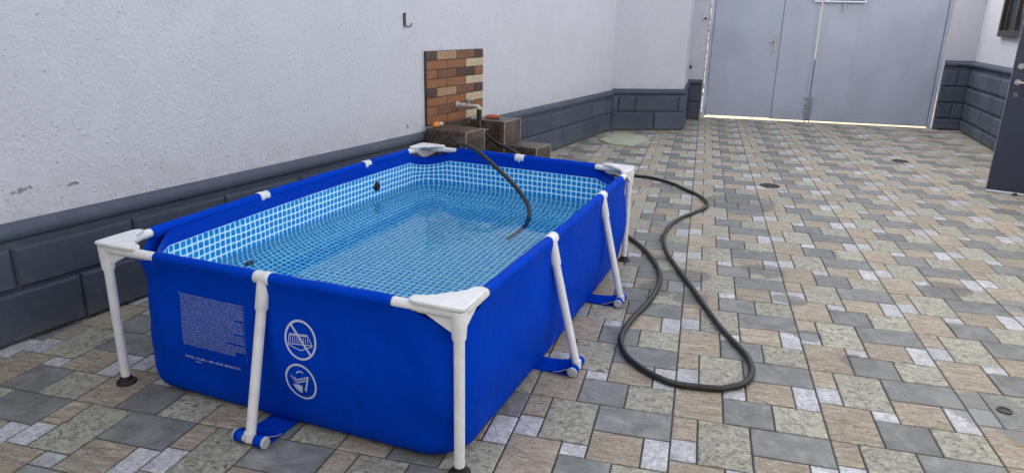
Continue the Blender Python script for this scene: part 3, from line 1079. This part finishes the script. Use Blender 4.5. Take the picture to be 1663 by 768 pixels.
# small items on the blocks
c = wpt(W0, WD, WN, 3.60, .09, .621)
sp = thing('sponge', 'small orange and white bottle lying on the left tiled block', 'sponge', tuple(c))
sp['label'] = 'small orange squeeze bulb with white neck on the left tiled block'
sp['category'] = 'bulb'
sp.name = 'squeeze_bulb'
mb = MB()
pts = [c + WD * x + V((0, 0, .026)) for x in (-.055, -.048, -.03, -.005, .02, .035)]
mb.tube(pts, [.004, .018, .026, .026, .019, .012], 14)
mb.build('bulb', M['orange'], sp)
mb = MB()
pts = [c + WD * x + V((0, 0, .024)) for x in (.034, .04, .06, .075, .078)]
mb.tube(pts, [.013, .018, .02, .016, .006], 14)
mb.build('neck', M['pvc'], sp)
c = wpt(W0, WD, WN, 4.40, .20, .6275)
mb = MB()
prof = []
for k in range(9):
    x = -.07 + .14 * k / 8
    r_ = .021 * (1 - abs(k - 4) / 4 * .25) if 0 < k < 8 else .012
    prof.append((x, r_))
ax = (WN * .9 + WD * .4).normalized()
mb.tube([c + ax * x + V((0, 0, .012 + (r_ - .02) * .4)) for x, r_ in prof], [r_ for x, r_ in prof], 9, True, True)
tag(mb.build('brick_piece', M['brick_orange'], None, tuple(c)), 'worn reddish brick piece lying on the right tiled block', 'brick')

# ------------------------------------------------------------------ tap
TS, TZ = 4.046, .773
tp = wpt(W0, WD, WN, TS, .016, TZ)
tap = thing('water_tap', 'white plastic water tap on the brick-tile panel with a black hose fitted', 'tap', tuple(tp))
mb = MB()
mb.tube([tp, tp + WN * .012], .030, 18)
mb.tube([tp + WN * .01, tp + WN * .05], .017, 14)
mb.tube([tp + WN * .05, tp + WN * .085], .023, 8)
mb.tube([tp + WN * .085, tp + WN * .20], .0175, 14)
mb.tube([tp + WN * .195, tp + WN * .215, tp + WN * .232 - V((0, 0, .010)), tp + WN * .238 - V((0, 0, .03)), tp + WN * .238 - V((0, 0, .05))], [.019, .021, .022, .021, .019], 14)
mb.build('spout', M['pvc'], tap)
mb = MB()
hp = tp + WN * .125
mb.tube([hp, hp + V((0, 0, .04))], .011, 10)
mb.tube([hp + V((0, 0, .038)), hp + V((0, 0, .052))], [.016, .013], 10)
mb.box(hp - WN * .035 - WD * .008 + V((0, 0, .046)), WN * .085, WD * .016, V((0, 0, .010)), .003)
mb.build('tap_lever', M['steel'], tap)

# ------------------------------------------------------------------ hose
t0 = tp + WN * .238
hose_pts = [t0 - V((0, 0, .035)), t0 - V((0, 0, .10)), t0 + V((.02, -.03, -.19)), (-1.90, 6.13, .55), (-1.80, 6.02, .51), (-1.70, 5.96, .475), (-1.60, 5.93, .445),
            (-1.48, 5.93, .38), (-1.38, 5.97, .24), (-1.30, 6.10, .09), (-1.24, 6.30, .022), (-1.16, 6.62, .017), (-1.05, 6.98, .017), (-.93, 7.155, .017),
            (-.757, 7.14, .017), (-.62, 7.20, .017), (-.393, 7.151, .017), (-.18, 6.95, .017), (-.073, 6.772, .017), (.07, 6.53, .017), (.146, 6.272, .017),
            (.135, 6.08, .017), (.056, 5.91, .017), (-.05, 5.69, .017), (-.127, 5.455, .017), (-.164, 5.096, .017), (-.13, 4.76, .017), (-.061, 4.48, .017),
            (.065, 4.057, .017), (.186, 3.624, .017), (.245, 3.45, .017), (.301, 3.311, .017), (.338, 3.20, .017), (.349, 3.093, .017), (.335, 3.00, .017), (.299, 2.929, .017),
            (.24, 2.88, .017), (.18, 2.853, .017), (.022, 2.845, .017), (-.07, 2.885, .017), (-.149, 2.953, .017), (-.215, 3.04, .017), (-.254, 3.139, .017), (-.272, 3.24, .017),
            (-.264, 3.36, .017), (-.235, 3.52, .017), (-.195, 3.679, .017), (-.155, 3.88, .017), (-.136, 4.078, .017), (-.142, 4.26, .017), (-.179, 4.442, .017), (-.238, 4.63, .017), (-.312, 4.812, .017),
            (-.39, 4.95, .017), (-.464, 5.077, .017), (-.62, 5.22, .017), (-.85, 5.29, .017), (-1.15, 5.27, .02), (-1.42, 5.20, .06), (-1.60, 5.11, .20), (-1.70, 5.02, .42),
            (-1.725, 4.92, .60), (-1.665, 4.80, .668), (-1.56, 4.67, .674), (-1.44, 4.56, .655), (-1.317, 4.467, .60), (-1.162, 4.38, .51), (-1.057, 4.30, .435), (-.99, 4.19, .392),
            (-.955, 4.05, .345), (-.95, 3.90, .30), (-1.00, 3.70, .235)]
hp_ = catmull(hose_pts, 6)
mb = MB()
mb.tube(hp_, .0150, 12)
hose = mb.build('garden_hose', M['hose'], None, (0, 0, 0))
tag(hose, 'long black rubber hose from the tap, looped on the paving and hung into the pool', 'hose')
mb = MB()
h0 = V(hose_pts[0])
mb.tube([h0 + V((0, 0, .01)), h0 - V((0, 0, .03)), h0 + V((.002, -.003, -.10))], [.022, .0225, .0205], 12)
mb.build('cuff', M['rubber'], hose)
mb = MB()
c = V((-1.905, 6.135, .552))
mb.tube([c + V((-.004, .006, .01)), c + V((.006, -.008, -.008))], .0205, 12)
mb.tube([c + V((.012, .0, .01)), c + V((.05, .01, .022))], .005, 6)
mb.build('clamp', M['steel'], hose)

# ------------------------------------------------------------------ hook on the wall
c = wpt(W0, WD, WN, 3.285, .0, 1.47)
hk = MB()
hk.tube([c + V((0, 0, .095)) - WN * .014, c + V((0, 0, .095)) + WN * .008], .009, 8)
hk.box(c - WD * .010 - WN * .014 + V((0, 0, .0)), WD * .020, V((0, 0, .10)), WN * .020, .003)
hk.tube([c + WN * .008, c + WN * .02 + WD * .015 - V((0, 0, .005)), c + WN * .026 + WD * .038 - V((0, 0, .002)), c + WN * .028 + WD * .052 + V((0, 0, .022))], [.006, .006, .0055, .005], 8)
tag(hk.build('wall_hook', M['old_iron'], None, tuple(c)), 'small dark iron hook fixed high on the long white wall', 'hook')

# ------------------------------------------------------------------ board and drain holes on the paving
bp = [(-1.28, 9.42), (-1.20, 9.75), (-1.10, 10.06), (-.90, 10.04), (-.72, 9.93), (-.60, 9.72), (-.66, 9.40), (-.79, 9.10), (-.92, 9.06), (-1.12, 9.16)]
mb = MB()
n = len(bp)
jit = [(x + random.uniform(-.01, .01), y + random.uniform(-.01, .01)) for x, y in bp]
cen = (-.93, 9.56)
inner = [(x + (cen[0] - x) * .06, y + (cen[1] - y) * .06) for x, y in jit]
mb.add([(x, y, .001) for x, y in jit] + [(x, y, .016) for x, y in jit] + [(x, y, .021) for x, y in inner],
       [[i, (i + 1) % n, n + (i + 1) % n, n + i] for i in range(n)] + [[n + i, n + (i + 1) % n, 2 * n + (i + 1) % n, 2 * n + i] for i in range(n)] + [[2 * n + i for i in range(n)]])
tag(mb.build('stone_slab', M['board'], None, (-.93, 9.56, 0)), 'thin pale irregular slab lying on the paving by the corner wall', 'slab')


def drain(x, y, r, label, rx=1.0):
    mb = MB()
    seg = 20
    ro = [V((x + rx * r * math.cos(2 * PI * k / seg), y + r * math.sin(2 * PI * k / seg), .0012)) for k in range(seg)]
    rm = [V((x + rx * r * .97 * math.cos(2 * PI * k / seg), y + r * .97 * math.sin(2 * PI * k / seg), .0052)) for k in range(seg)]
    r2 = [V((x + rx * r * .82 * math.cos(2 * PI * k / seg), y + r * .82 * math.sin(2 * PI * k / seg), .0050)) for k in range(seg)]
    r3 = [V((x + rx * r * .78 * math.cos(2 * PI * k / seg), y + r * .78 * math.sin(2 * PI * k / seg), .0018)) for k in range(seg)]
    mb.loft([ro, rm, r2, r3], True, False, False)
    mb.add(r3, [list(range(seg))])
    o = mb.build('drain_cover', M['iron'], None, (x, y, 0))
    tag(o, label, 'drain', 'small round drains in the paving')


drain(.756, 7.265, .10, 'small dark round drain in the paving, in line with the gate wicket', 1.0)
drain(2.407, 9.25, .095, 'small dark round drain in the paving nearest the gate on the right')
mb = MB()
seg = 18
c = V((1.365, 3.05, 0))
R_ = [(.030, .0015), (.030, .006), (.022, .006), (.021, .0025)]
rings = [[c + V((r_ * math.cos(2 * PI * k / seg), r_ * math.sin(2 * PI * k / seg), z)) for k in range(seg)] for r_, z in R_]
mb.loft(rings, True, False, False)
mb.add(rings[-1], [list(range(seg))])
tag(mb.build('drain_cover', M['brown'], None, tuple(c)), 'tiny rusty pipe hole in the cement-smeared paving at lower right', 'drain', 'small round drains in the paving')

# ================================================================== POOL
pool = thing('frame_pool', 'rectangular blue frame pool with white tube legs and mosaic-print lining, full of water', 'pool', (-1.33, 3.37, 0))
ZR = .615
SIDE = [(QUAD[i], QUAD[(i + 1) % 4]) for i in range(4)]
SD = [(b - a).normalized() for a, b in SIDE]
SL = [(b - a).length for a, b in SIDE]
SN = [V((-d.y, d.x, 0)) for d in SD]           # inward normals (counter-clockwise)
BOW = [.006, .014, .010, .030]
NS, NC = 44, 12
CELL = .0365


def radius(z):
    P = [(0, .20), (.05, .17), (.2, .135), (.35, .15), (.5, .20), (.62, .245)]
    for (a, ra), (b, rb) in zip(P, P[1:]):
        if z <= b:
            return ra + (rb - ra) * (z - a) / (b - a)
    return P[-1][1]


CR = [1.0, .85, 1.0, 1.0]
CK = [.34, .58, .5, .5]


def crad(i, z):
    r = radius(z)
    if i == 0:
        return (.185 + .42 * z) if z < .3 else .311 - .10 * (z - .3)
    return r * CR[i]


def outline(z, inset, extra_r=0.0, sag=True, mode='outer'):
    """points of the liner's plan outline at height z, with (u) lengths; CCW from corner 0"""
    r = radius(z) + extra_r
    # inset corners
    ins = [inset] * 4
    cor = []
    for i in range(4):
        j = (i - 1) % 4
        a, da = SIDE[i][0] + SN[i] * inset, SD[i]
        b, db = SIDE[j][0] + SN[j] * inset, SD[j]
        # intersection
        den = da.x * db.y - da.y * db.x
        t = ((b.x - a.x) * db.y - (b.y - a.y) * db.x) / den
        cor.append(a + da * t)
    out = []
    for i in range(4):
        c0, c1 = cor[i], cor[(i + 1) % 4]
        L = (c1 - c0).length
        ra, rb = crad(i, z), crad((i + 1) % 4, z)
        p0 = c0 + SD[i] * ra
        p1 = c1 - SD[i] * rb
        for k in range(NS):
            t = k / NS
            p = p0.lerp(p1, t)
            bw = BOW[i] * math.sin(PI * t)
            # pressed in slightly behind each leg
            p = p - SN[i] * bw
            u = (p - SIDE[i][0]).dot(SD[i])
            out.append((p + V((0, 0, z)), ('s', i, u)))
        # corner: quarter blend
        q0, q1, q2 = p1, c1, c1 + SD[(i + 1) % 4] * rb
        kk = CK[(i + 1) % 4]
        h1 = q0.lerp(q1, kk)
        h2 = q2.lerp(q1, kk)
        for k in range(NC):
            t = k / NC
            p = q0 * (1 - t) ** 3 + h1 * 3 * t * (1 - t) ** 2 + h2 * 3 * t * t * (1 - t) + q2 * t ** 3
            zz = z
            if sag and z > .42:
                zz = z - .05 * math.sin(PI * t) * ((z - .42) / .18)
            out.append((p + V((0, 0, zz)), ('c', i, t, (q0 - SIDE[i][0]).dot(SD[i]), (q2 - SIDE[(i + 1) % 4][0]).dot(SD[(i + 1) % 4]))))
    return out


def u_of(tagv):
    """length along the lining, phases kept so the grid lines run on across the floor"""
    if tagv[0] == 's':
        return OFF[tagv[1]] + tagv[2]
    _, i, t, ua, ub = tagv
    ustart = OFF[i] + ua
    if i < 3:
        uend = OFF[i + 1] + ub
    else:
        uend = OFF[0] + ub + TOTAL
    return ustart + (uend - ustart) * t


OFF = [0.0]
for i in range(1, 4):
    OFF.append(OFF[-1] + CELL * round((SL[i - 1] - .10) / CELL))
TOTAL = OFF[3] + CELL * round((SL[3] - .10) / CELL)


def profile_surface(name, prof, mat, floor_z, mosaic, noise_amp):
    rings = []
    tags = None
    vlen = [0.0]
    for k in range(1, len(prof)):
        vlen.append(vlen[-1] - math.hypot(prof[k][0] - prof[k - 1][0], prof[k][1] - prof[k - 1][1]))
    for (ins, z) in prof:
        o = outline(z, ins)
        rings.append([p for p, t in o])
        tags = [t for p, t in o] if tags is None else tags
    alltags = [[t for p, t in outline(z, ins)] for ins, z in prof]
    n = len(rings[0])
    # soft dents in the vinyl
    if noise_amp:
        cen = V((-1.33, 3.37, 0))
        for ri, r in enumerate(rings):
            z = prof[ri][1]
            if z > .57 or z < .03:
                continue
            for j in range(n):
                p = r[j]
                dd = noise.noise(p * 2.3 + V((3, 1, 7))) * .9 + noise.noise(p * 6.0) * .35
                near = max(0, 1 - (V((p.x, p.y, 0)) - QUAD[1]).length / .42)
                cr = noise.noise(V((p.x * 7, p.y * 7, p.z * 11)))
                out_d = (V((p.x, p.y, 0)) - cen).normalized()
                r[j] = p + out_d * (dd * noise_amp + cr * .012 * near)
    verts = [p for r in rings for p in r]
    faces = []
    uvs = []
    for i in range(len(rings) - 1):
        for j in range(n):
            j2 = (j + 1) % n
            faces.append([i * n + j, i * n + j2, (i + 1) * n + j2, (i + 1) * n + j])
            def U(ri, jj, wrap):
                u = u_of(alltags[ri][jj])
                return u + (TOTAL if wrap else 0)
            wr = (j2 == 0)
            uvs.append([(U(i, j, False), vlen[i]), (U(i, j2, wr), vlen[i]), (U(i + 1, j2, wr), vlen[i + 1]), (U(i + 1, j, False), vlen[i + 1])])
    # floor as shrinking rings
    last = rings[-1]
    cen = sum(last, V((0, 0, 0))) / n
    prev = list(range((len(rings) - 1) * n, len(rings) * n))
    prevp = last
    def fuv(p):
        q = p - QUAD[0]
        return (q.dot(SD[0]), q.dot(-SD[3]) - 3.65)
    for fr in (.75, .5, .25, .02):
        ring = [V((cen.x + (p.x - cen.x) * fr, cen.y + (p.y - cen.y) * fr, floor_z)) for p in last]
        b = len(verts)
        verts += ring
        for j in range(n):
            j2 = (j + 1) % n
            faces.append([prev[j], prev[j2], b + j2, b + j])
            uvs.append([fuv(prevp[j]), fuv(prevp[j2]), fuv(ring[j2]), fuv(ring[j])])
        prev = list(range(b, b + n))
        prevp = ring
    faces.append(prev)
    uvs.append([fuv(p) for p in prevp])
    me = new_mesh(name, verts, faces, mat, True)
    ul = me.uv_layers.new(name='UVMap')
    flat = [c_ for f_ in uvs for uv in f_ for c_ in uv]
    ul.data.foreach_set('uv', flat)
    o = bpy.data.objects.new(name, me)
    COL.objects.link(o)
    o.parent = pool
    o.matrix_parent_inverse = Matrix.Translation(-V(pool.location))
    return o


OUT_PROF = [(-.020, .612), (-.018, .59), (-.014, .55), (-.013, .50), (-.016, .45), (-.020, .40), (-.023, .35), (-.024, .30), (-.021, .25),
            (-.014, .20), (-.004, .15), (.000, .11), (.006, .075), (.015, .045), (.029, .022), (.048, .008), (.08, .004)]
IN_PROF = [(.022, .612), (.018, .585), (.012, .55), (.010, .50), (.008, .45), (.005, .40), (.003, .35), (.003, .30), (.008, .25),
           (.020, .20), (.042, .15), (.075, .10), (.115, .06), (.16, .033), (.21, .019), (.26, .014)]


def prof_inset(prof, z):
    for (ia, za), (ib, zb) in zip(prof, prof[1:]):
        if zb <= z <= za:
            return ib + (ia - ib) * (z - zb) / (za - zb)
    return prof[-1][0]


profile_surface('outer_wall', OUT_PROF, M['blue'], .004, False, .0035)
profile_surface('mosaic_lining', IN_PROF, M['mosaic'], .014, True, .004)

# pool water
WZ = .370
wo_ = outline(WZ, prof_inset(IN_PROF, WZ) - .004)
wp = [p for p, t in wo_]
cen = sum(wp, V((0, 0, 0))) / len(wp)
n = len(wp)
vs = list(wp)
fs = []
prev = list(range(n))
for fr in (.8, .5, .2):
    b = len(vs)
    vs += [V((cen.x + (p.x - cen.x) * fr, cen.y + (p.y - cen.y) * fr, WZ)) for p in wp]
    fs += [[prev[j], prev[(j + 1) % n], b + (j + 1) % n, b + j] for j in range(n)]
    prev = list(range(b, b + n))
fs.append(prev)
water = link('water', new_mesh('water', vs, fs, M['water'], True))
tag(water, 'clear still water inside the blue frame pool', kind='structure')

# rim: white tubes, blue sleeves, corner fittings, legs
CORN_LEN = [(.284, .225), (.24, .20), (.27, .21), (.20, .30)]   # (along outgoing side, along incoming side) per corner
# per corner: outgoing = side i, incoming = side i-1
SL_OUT = [.284, .200, .235, .235]
SL_IN = [.225, .245, .285, .290]
LEG_T = [[.507], [.355, .700], [.50], [.275, .640]]


def rim_pt(i, t):
    return SIDE[i][0].lerp(SIDE[i][1], t) - SN[i] * BOW[i] * math.sin(PI * t) + V((0, 0, ZR))


for i in range(4):
    L = SL[i]
    # bare tube through the whole side
    mb = MB()
    mb.tube([rim_pt(i, t / 10) for t in range(11)], .0195, 16)
    mb.build('rim_tube', M['plastic'], pool)
    cuts = [SL_OUT[i] / L] + sum([[t - (.031 if i in (0, 1) else .022) / L, t + (.031 if i in (0, 1) else .022) / L] for t in LEG_T[i]], []) + [1 - SL_IN[(i + 1) % 4] / L]
    for k in range(0, len(cuts), 2):
        mb = MB()
        a_, b_ = cuts[k], cuts[k + 1]
        pts = [rim_pt(i, a_ + (b_ - a_) * q / 8) for q in range(9)]
        mb.tube(pts, [.0235 + .0012 * math.sin(q * 2.1) for q in range(9)], 16, False)
        # the sleeve's two flaps joining the wall just below
        for sg, dx in ((1, .017), (-1, .020)):
            nn = SN[i] * sg
            r0 = [p + nn * .0225 - V((0, 0, .003)) for p in pts]
            r1 = [p + nn * dx - V((0, 0, .022)) for p in pts]
            mb.loft([r0, r1], False, False, True)
        mb.build('rim_sleeve', M['blue'], pool)

foot_lab = []
for i in range(4):
    c = QUAD[i] + V((0, 0, 0))
    A, B = SD[i], -SD[(i - 1) % 4]          # both inward along the two rims
    fit = MB()
    ctrl = [(-.030, -.010), (-.024, -.024), (-.010, -.030), (.05, -.031), (.12, -.030), (.165, -.026), (.182, -.010), (.180, .012), (.160, .022),
            (.128, .036), (.098, .062), (.085, .085), (.062, .098), (.036, .128), (.022, .160), (.012, .180), (-.010, .182), (-.026, .165), (-.030, .12), (-.031, .05)]
    pl = catmull([V((a_, b_, 0)) for a_, b_ in ctrl], 4, True)
    def pw(p, z, sc=1.0):
        m_ = V((.045, .045, 0))
        q = m_ + (p - m_) * sc
        return c + A * q.x + B * q.y + V((0, 0, z))
    zt = ZR + .030
    rings = [[pw(p, zt - .013, .97) for p in pl], [pw(p, zt - .011, .995) for p in pl], [pw(p, zt - .003, 1.0) for p in pl], [pw(p, zt, .975) for p in pl], [pw(p, zt + .002, .90) for p in pl]]
    if A.cross(B).z < 0:
        rings = [r[::-1] for r in rings]
    fit.loft(rings, True, True, False)
    plate = fit.build('corner_fitting', M['plastic'], pool)
    # sockets round the tubes and down to the leg
    sk = MB()
    sk.tube([c + A * .0 + V((0, 0, ZR)), c + A * .150 + V((0, 0, ZR))], .0222, 16)
    sk.tube([c + B * .0 + V((0, 0, ZR)), c + B * .150 + V((0, 0, ZR))], .0222, 16)
    sk.tube([c + V((0, 0, ZR + .012)), c + V((0, 0, ZR - .03)), c + V((0, 0, ZR - .085)), c + V((0, 0, ZR - .092))], [.029, .028, .0245, .0240], 18)
    for d_ in (A, B):
        o2 = d_.cross(V((0, 0, 1))).normalized()
        for off in (-.009, .009):
            p0 = c + d_ * .02 + o2 * (off - .002)
            tri = [p0 + V((0, 0, ZR - .012)), p0 + V((0, 0, ZR - .070)), p0 + d_ * .012 + V((0, 0, ZR - .064)), p0 + d_ * .105 + V((0, 0, ZR - .016))]
            sk.add(tri + [p + o2 * .004 for p in tri], [[0, 1, 2, 3], [7, 6, 5, 4], [0, 4, 5, 1], [1, 5, 6, 2], [2, 6, 7, 3], [3, 7, 4, 0]])
    sk.build('socket', M['plastic'], plate)
    lg = MB()
    lg.tube([c + V((0, 0, ZR - .085)), c + V((0, 0, .3)), c + V((0, 0, .020))], .0190, 16)
    leg = lg.build('corner_leg', M['plastic'], pool)
    ft = MB()
    ft.tube([c + V((0, 0, .001)), c + V((0, 0, .006)), c + V((0, 0, .014)), c + V((0, 0, .018)), c + V((0, 0, .034))], [.040, .041, .036, .0245, .0225], 24, True, False)
    ft.build('foot', M['rubber'], leg)

for i in range(4):
    for t in LEG_T[i]:
        p = rim_pt(i, t)
        d, nin = SD[i], SN[i]
        foot = V((p.x, p.y, 0)) - nin * .145 + V((0, 0, .026))
        dn = (foot - p).normalized()
        # tee with its two collars
        te = MB()
        te.tube([p - d * .035, p - d * .033, p + d * .004, p + d * .006], [.0235, .0252, .0252, .0250], 18)
        te.tube([p + d * .006, p + d * .008, p + d * .033, p + d * .035], [.0258, .0270, .0270, .0250], 18)
        te.tube([p + dn * .01, p + dn * .055, p + dn * .115, p + dn * .118], [.0250, .0245, .0240, .0225], 18)
        lg = MB()
        lg.tube([p + dn * .10, p.lerp(foot, .5), foot + V((0, 0, .006))], .0190, 16)
        leg = lg.build('side_leg', M['plastic'], pool)
        te.build('tee_joint', M['plastic'], leg)
        # foot bar in the strap loop
        fb = MB()
        fb.tube([foot - d * .066, foot + d * .066], .0175, 14)
        fb.tube([foot + V((0, 0, .030)) - dn * .0, foot - V((0, 0, .006))], [.0215, .0225], 14)
        fb.build('foot_bar', M['plastic'], leg)
        for sg in (-1, 1):
            cp = MB()
            cp.tube([foot + d * sg * .064, foot + d * sg * .071, foot + d * sg * .073], [.0235, .0235, .020], 18)
            cp.build('end_cap', M['plastic_grey'], leg)
        st = MB()
        for s0, s1 in ((-.063, -.026), (.026, .063)):
            # loop over the bar
            prof = []
            for k in range(13):
                a_ = -PI / 2 + -PI * k / 12          # from beneath, round the outside, to the top
                prof.append(V((0, 0, 0)) + nin * (math.cos(a_) * .0215) + V((0, 0, math.sin(a_) * .0215)))
            seq = [foot + q for q in prof]
            seq = [foot + nin * .03 - V((0, 0, .0215))] + seq + [foot + nin * .03 + V((0, 0, .0135))]
            st.loft([[q + d * s0 for q in seq], [q + d * s1 for q in seq]], False, False, True)
        # flat band running in under the pool, two layers
        wv = .064
        prof_t = [(.026, .0370), (.042, .027), (.062, .016), (.09, .010), (.14, .0075), (.20, .006), (.26, .005)]
        prof_b = [(.026, .0045), (.06, .0035), (.10, .0035), (.16, .0032), (.26, .003)]
        for pr, dz in ((prof_t, 0), (prof_b, 0)):
            rr = []
            for kx, (q, z) in enumerate(pr):
                row = []
                for m_ in range(7):
                    x = -wv + 2 * wv * m_ / 6
                    wz = .0022 * math.sin(m_ * 1.9 + q * 30) * (1 if pr is prof_t and 0 < kx < 5 else 0)
                    row.append(V((foot.x, foot.y, 0)) + nin * q + d * x + V((0, 0, z + wz)))
                rr.append(row)
            st.loft(rr, False, False, True)
        sb = st.build('strap', M['blue'], pool)
        md = sb.modifiers.new('thickness', 'SOLIDIFY')
        md.thickness = .0016
        md.offset = 0.0
        # pale welt along the open edges of the loop
        for sg in (-1, 1):
            we = MB()
            b0 = V((foot.x, foot.y, 0)) + d * sg * (wv + .0015)
            we.tube([b0 + nin * q + V((0, 0, z)) for q, z in ((.022, .037), (.042, .027), (.062, .016), (.09, .010))], .0017, 6)
            we.build('strap_welt', M['plastic_grey'], pool)

# drain / inlet plugs in the left wall
for (y, z, lab) in ((2.95, .165, None), (4.19, .448, None)):
    tt = 1 - (y - QUAD[0].y) / (QUAD[3].y - QUAD[0].y)
    base = SIDE[3][0].lerp(SIDE[3][1], tt)
    bw = BOW[3] * math.sin(PI * min(1, max(0, (tt * SL[3] - .15) / (SL[3] - .3))))
    p = V((base.x, base.y, 0)) + SN[3] * (prof_inset(IN_PROF, z) - bw - .004) + V((0, 0, z))
    pg = MB()
    pg.tube([p - SN[3] * .004, p + SN[3] * .008, p + SN[3] * .011], [.034, .034, .028], 20)
    pg.tube([p + SN[3] * .006, p + SN[3] * .022], [.020, .018], 14)
    pg.build('plug', M['rubber'], pool)


# prints on the front wall --------------------------------------------------
def front(X, z, off=.0022):
    ins = prof_inset(OUT_PROF, z)
    r0, r1 = crad(0, z), crad(1, z)
    tt = min(1, max(0, (X - r0) / (SL[0] - r0 - r1)))
    p = SIDE[0][0] + SD[0] * X + SN[0] * (ins - BOW[0] * math.sin(PI * tt))
    p = V((p.x, p.y, z))
    cen_ = V((-1.33, 3.37, 0))
    dd = noise.noise(p * 2.3 + V((3, 1, 7))) * .9 + noise.noise(p * 6.0) * .35
    near = max(0, 1 - (V((p.x, p.y, 0)) - QUAD[1]).length / .42)
    cr = noise.noise(V((p.x * 7, p.y * 7, p.z * 11)))
    out_d = (V((p.x, p.y, 0)) - cen_).normalized()
    return p + out_d * (dd * .0035 + cr * .012 * near) - SN[0] * off


def strip(mb, pts, wd):
    """flat printed line through 2-D points (X, z)"""
    P = [V((a_, b_)) for a_, b_ in pts]
    L_, R__ = [], []
    for k, p in enumerate(P):
        e = (P[min(k + 1, len(P) - 1)] - P[max(0, k - 1)])
        if e.length < 1e-9:
            continue
        e.normalize()
        nn = V((-e.y, e.x)) * wd / 2
        L_.append(front(*(p + nn)))
        R__.append(front(*(p - nn)))
    mb.loft([L_, R__], False, False, False)


def sub(a_, b_, n_):
    return [(a_[0] + (b_[0] - a_[0]) * k / n_, a_[1] + (b_[1] - a_[1]) * k / n_) for k in range(n_ + 1)]


def circ(cx, cz, rx, rz, n_=48, a0=0, a1=2 * PI):
    return [(cx + rx * math.cos(a0 + (a1 - a0) * k / n_), cz + rz * math.sin(a0 + (a1 - a0) * k / n_)) for k in range(n_ + 1)]


# sign 1: pool crossed out
cx, cz = .974, .405
s1 = MB()
strip(s1, circ(cx, cz, .066, .074), .0085)
strip(s1, sub((cx - .042, cz + .055), (cx + .045, cz - .053), 8), .0085)
for a_, b_ in (((cx - .048, cz + .018), (cx + .030, cz + .024)), ((cx - .048, cz + .013), (cx + .030, cz + .019)), ((cx - .048, cz + .018), (cx - .054, cz - .022)), ((cx + .030, cz + .024), (cx + .050, cz - .010)),
               ((cx - .056, cz - .022), (cx + .054, cz - .012)), ((cx - .054, cz - .026), (cx + .0, cz - .040)), ((cx + .0, cz - .040), (cx + .052, cz - .016))):
    strip(s1, sub(a_, b_, 4), .0032)
for k in range(9):
    x = cx - .044 + k * .0095
    strip(s1, sub((x, cz + .010), (x + .001, cz - .018 + .0012 * k), 3), .0024)
s1.build('warning_print', M['print'], pool)
# sign 2: tipped pool and folded frame
cx, cz = .962, .232
s2 = MB()
strip(s2, circ(cx, cz, .066, .073), .0085)
bowl = [(cx - .036, cz - .018), (cx - .030, cz - .034), (cx - .018, cz - .046), (cx - .004, cz - .050), (cx + .002, cz - .040), (cx + .004, cz - .014)]
for k in range(12):
    t = k / 11
    zz = cz - .018 - .030 * t
    x0 = cx - .038 + .020 * t * t + .006 * t
    x1 = cx + .004 - .006 * t
    strip(s2, sub((x0, zz), (x1, zz), 3), .0030)
strip(s2, sub((cx - .020, cz + .006), (cx + .038, cz + .030), 6), .0035)
strip(s2, sub((cx - .014, cz - .006), (cx + .034, cz + .014), 6), .0035)
strip(s2, sub((cx + .038, cz + .030), (cx + .016, cz - .042), 6), .0035)
strip(s2, sub((cx + .030, cz + .012), (cx + .012, cz - .036), 6), .0030)
for k in range(5):
    t = .1 + k * .2
    strip(s2, sub((cx - .016 + .05 * t, cz + .004 + .022 * t), (cx - .012 + .048 * t, cz - .004 + .018 * t), 1), .004)
strip(s2, circ(cx + .004, cz + .012, .026, .034, 8, PI * .35, PI * .75), .0050)
for k in range(7):
    strip(s2, sub((cx - .046 + k * .004, cz + .022 - k * .007), (cx - .020 + k * .002, cz + .014 - k * .005), 2), .0022)
s2.build('warning_print', M['print'], pool)
# block of small print
tx = MB()
rows_n = 31
for r_ in range(rows_n):
    z = .487 - r_ * (.215 / rows_n)
    x = .396
    end = .713 if r_ not in (9, 17, 23) else .66 + random.uniform(-.05, .03)
    if r_ > 27:
        end = .665
    while x < end - .006:
        ln = random.uniform(.006, .026)
        ln = min(ln, end - x)
        hgt = random.uniform(.0028, .0042)
        strip(tx, [(x, z + .0008 * math.sin(x * 90)), (x + ln, z + .0008 * math.sin((x + ln) * 90))], hgt)
        x += ln + random.uniform(.0016, .0036)
strip(tx, sub((.7165, .488), (.7165, .268), 12), .0012)
strip(tx, sub((.389, .490), (.7165, .490), 12), .0010)
tx.build('small_print', M['print_faint'], pool)


def lettering(txt, x0, z0, size, mat, name):
    cu = bpy.data.curves.new('lettering', 'FONT')
    cu.body = txt
    cu.size = size
    cu.resolution_u = 2
    cu.offset = size * .012
    to = bpy.data.objects.new('lettering_tmp', cu)
    COL.objects.link(to)
    dg = bpy.context.evaluated_depsgraph_get()
    dg.update()
    me_ = to.evaluated_get(dg).to_mesh()
    vs_ = [front(x0 + v.co.x, z0 + v.co.y, .0026) for v in me_.vertices]
    fs_ = [list(p.vertices) for p in me_.polygons]
    to.to_mesh_clear()
    bpy.data.objects.remove(to)
    mm = MB()
    mm.add(vs_, fs_)
    return mm.build(name, mat, pool)


lettering('MODEL : A 2.6M x 1.6M x 65CM  SM 820 22 R3', .392, .2165, .0142, M['print'], 'model_print')
lettering('198613', .440, .2010, .0100, M['print'], 'model_print')
lettering('A', .392, .4915, .008, M['print'], 'model_print')

bpy.context.view_layer.update()
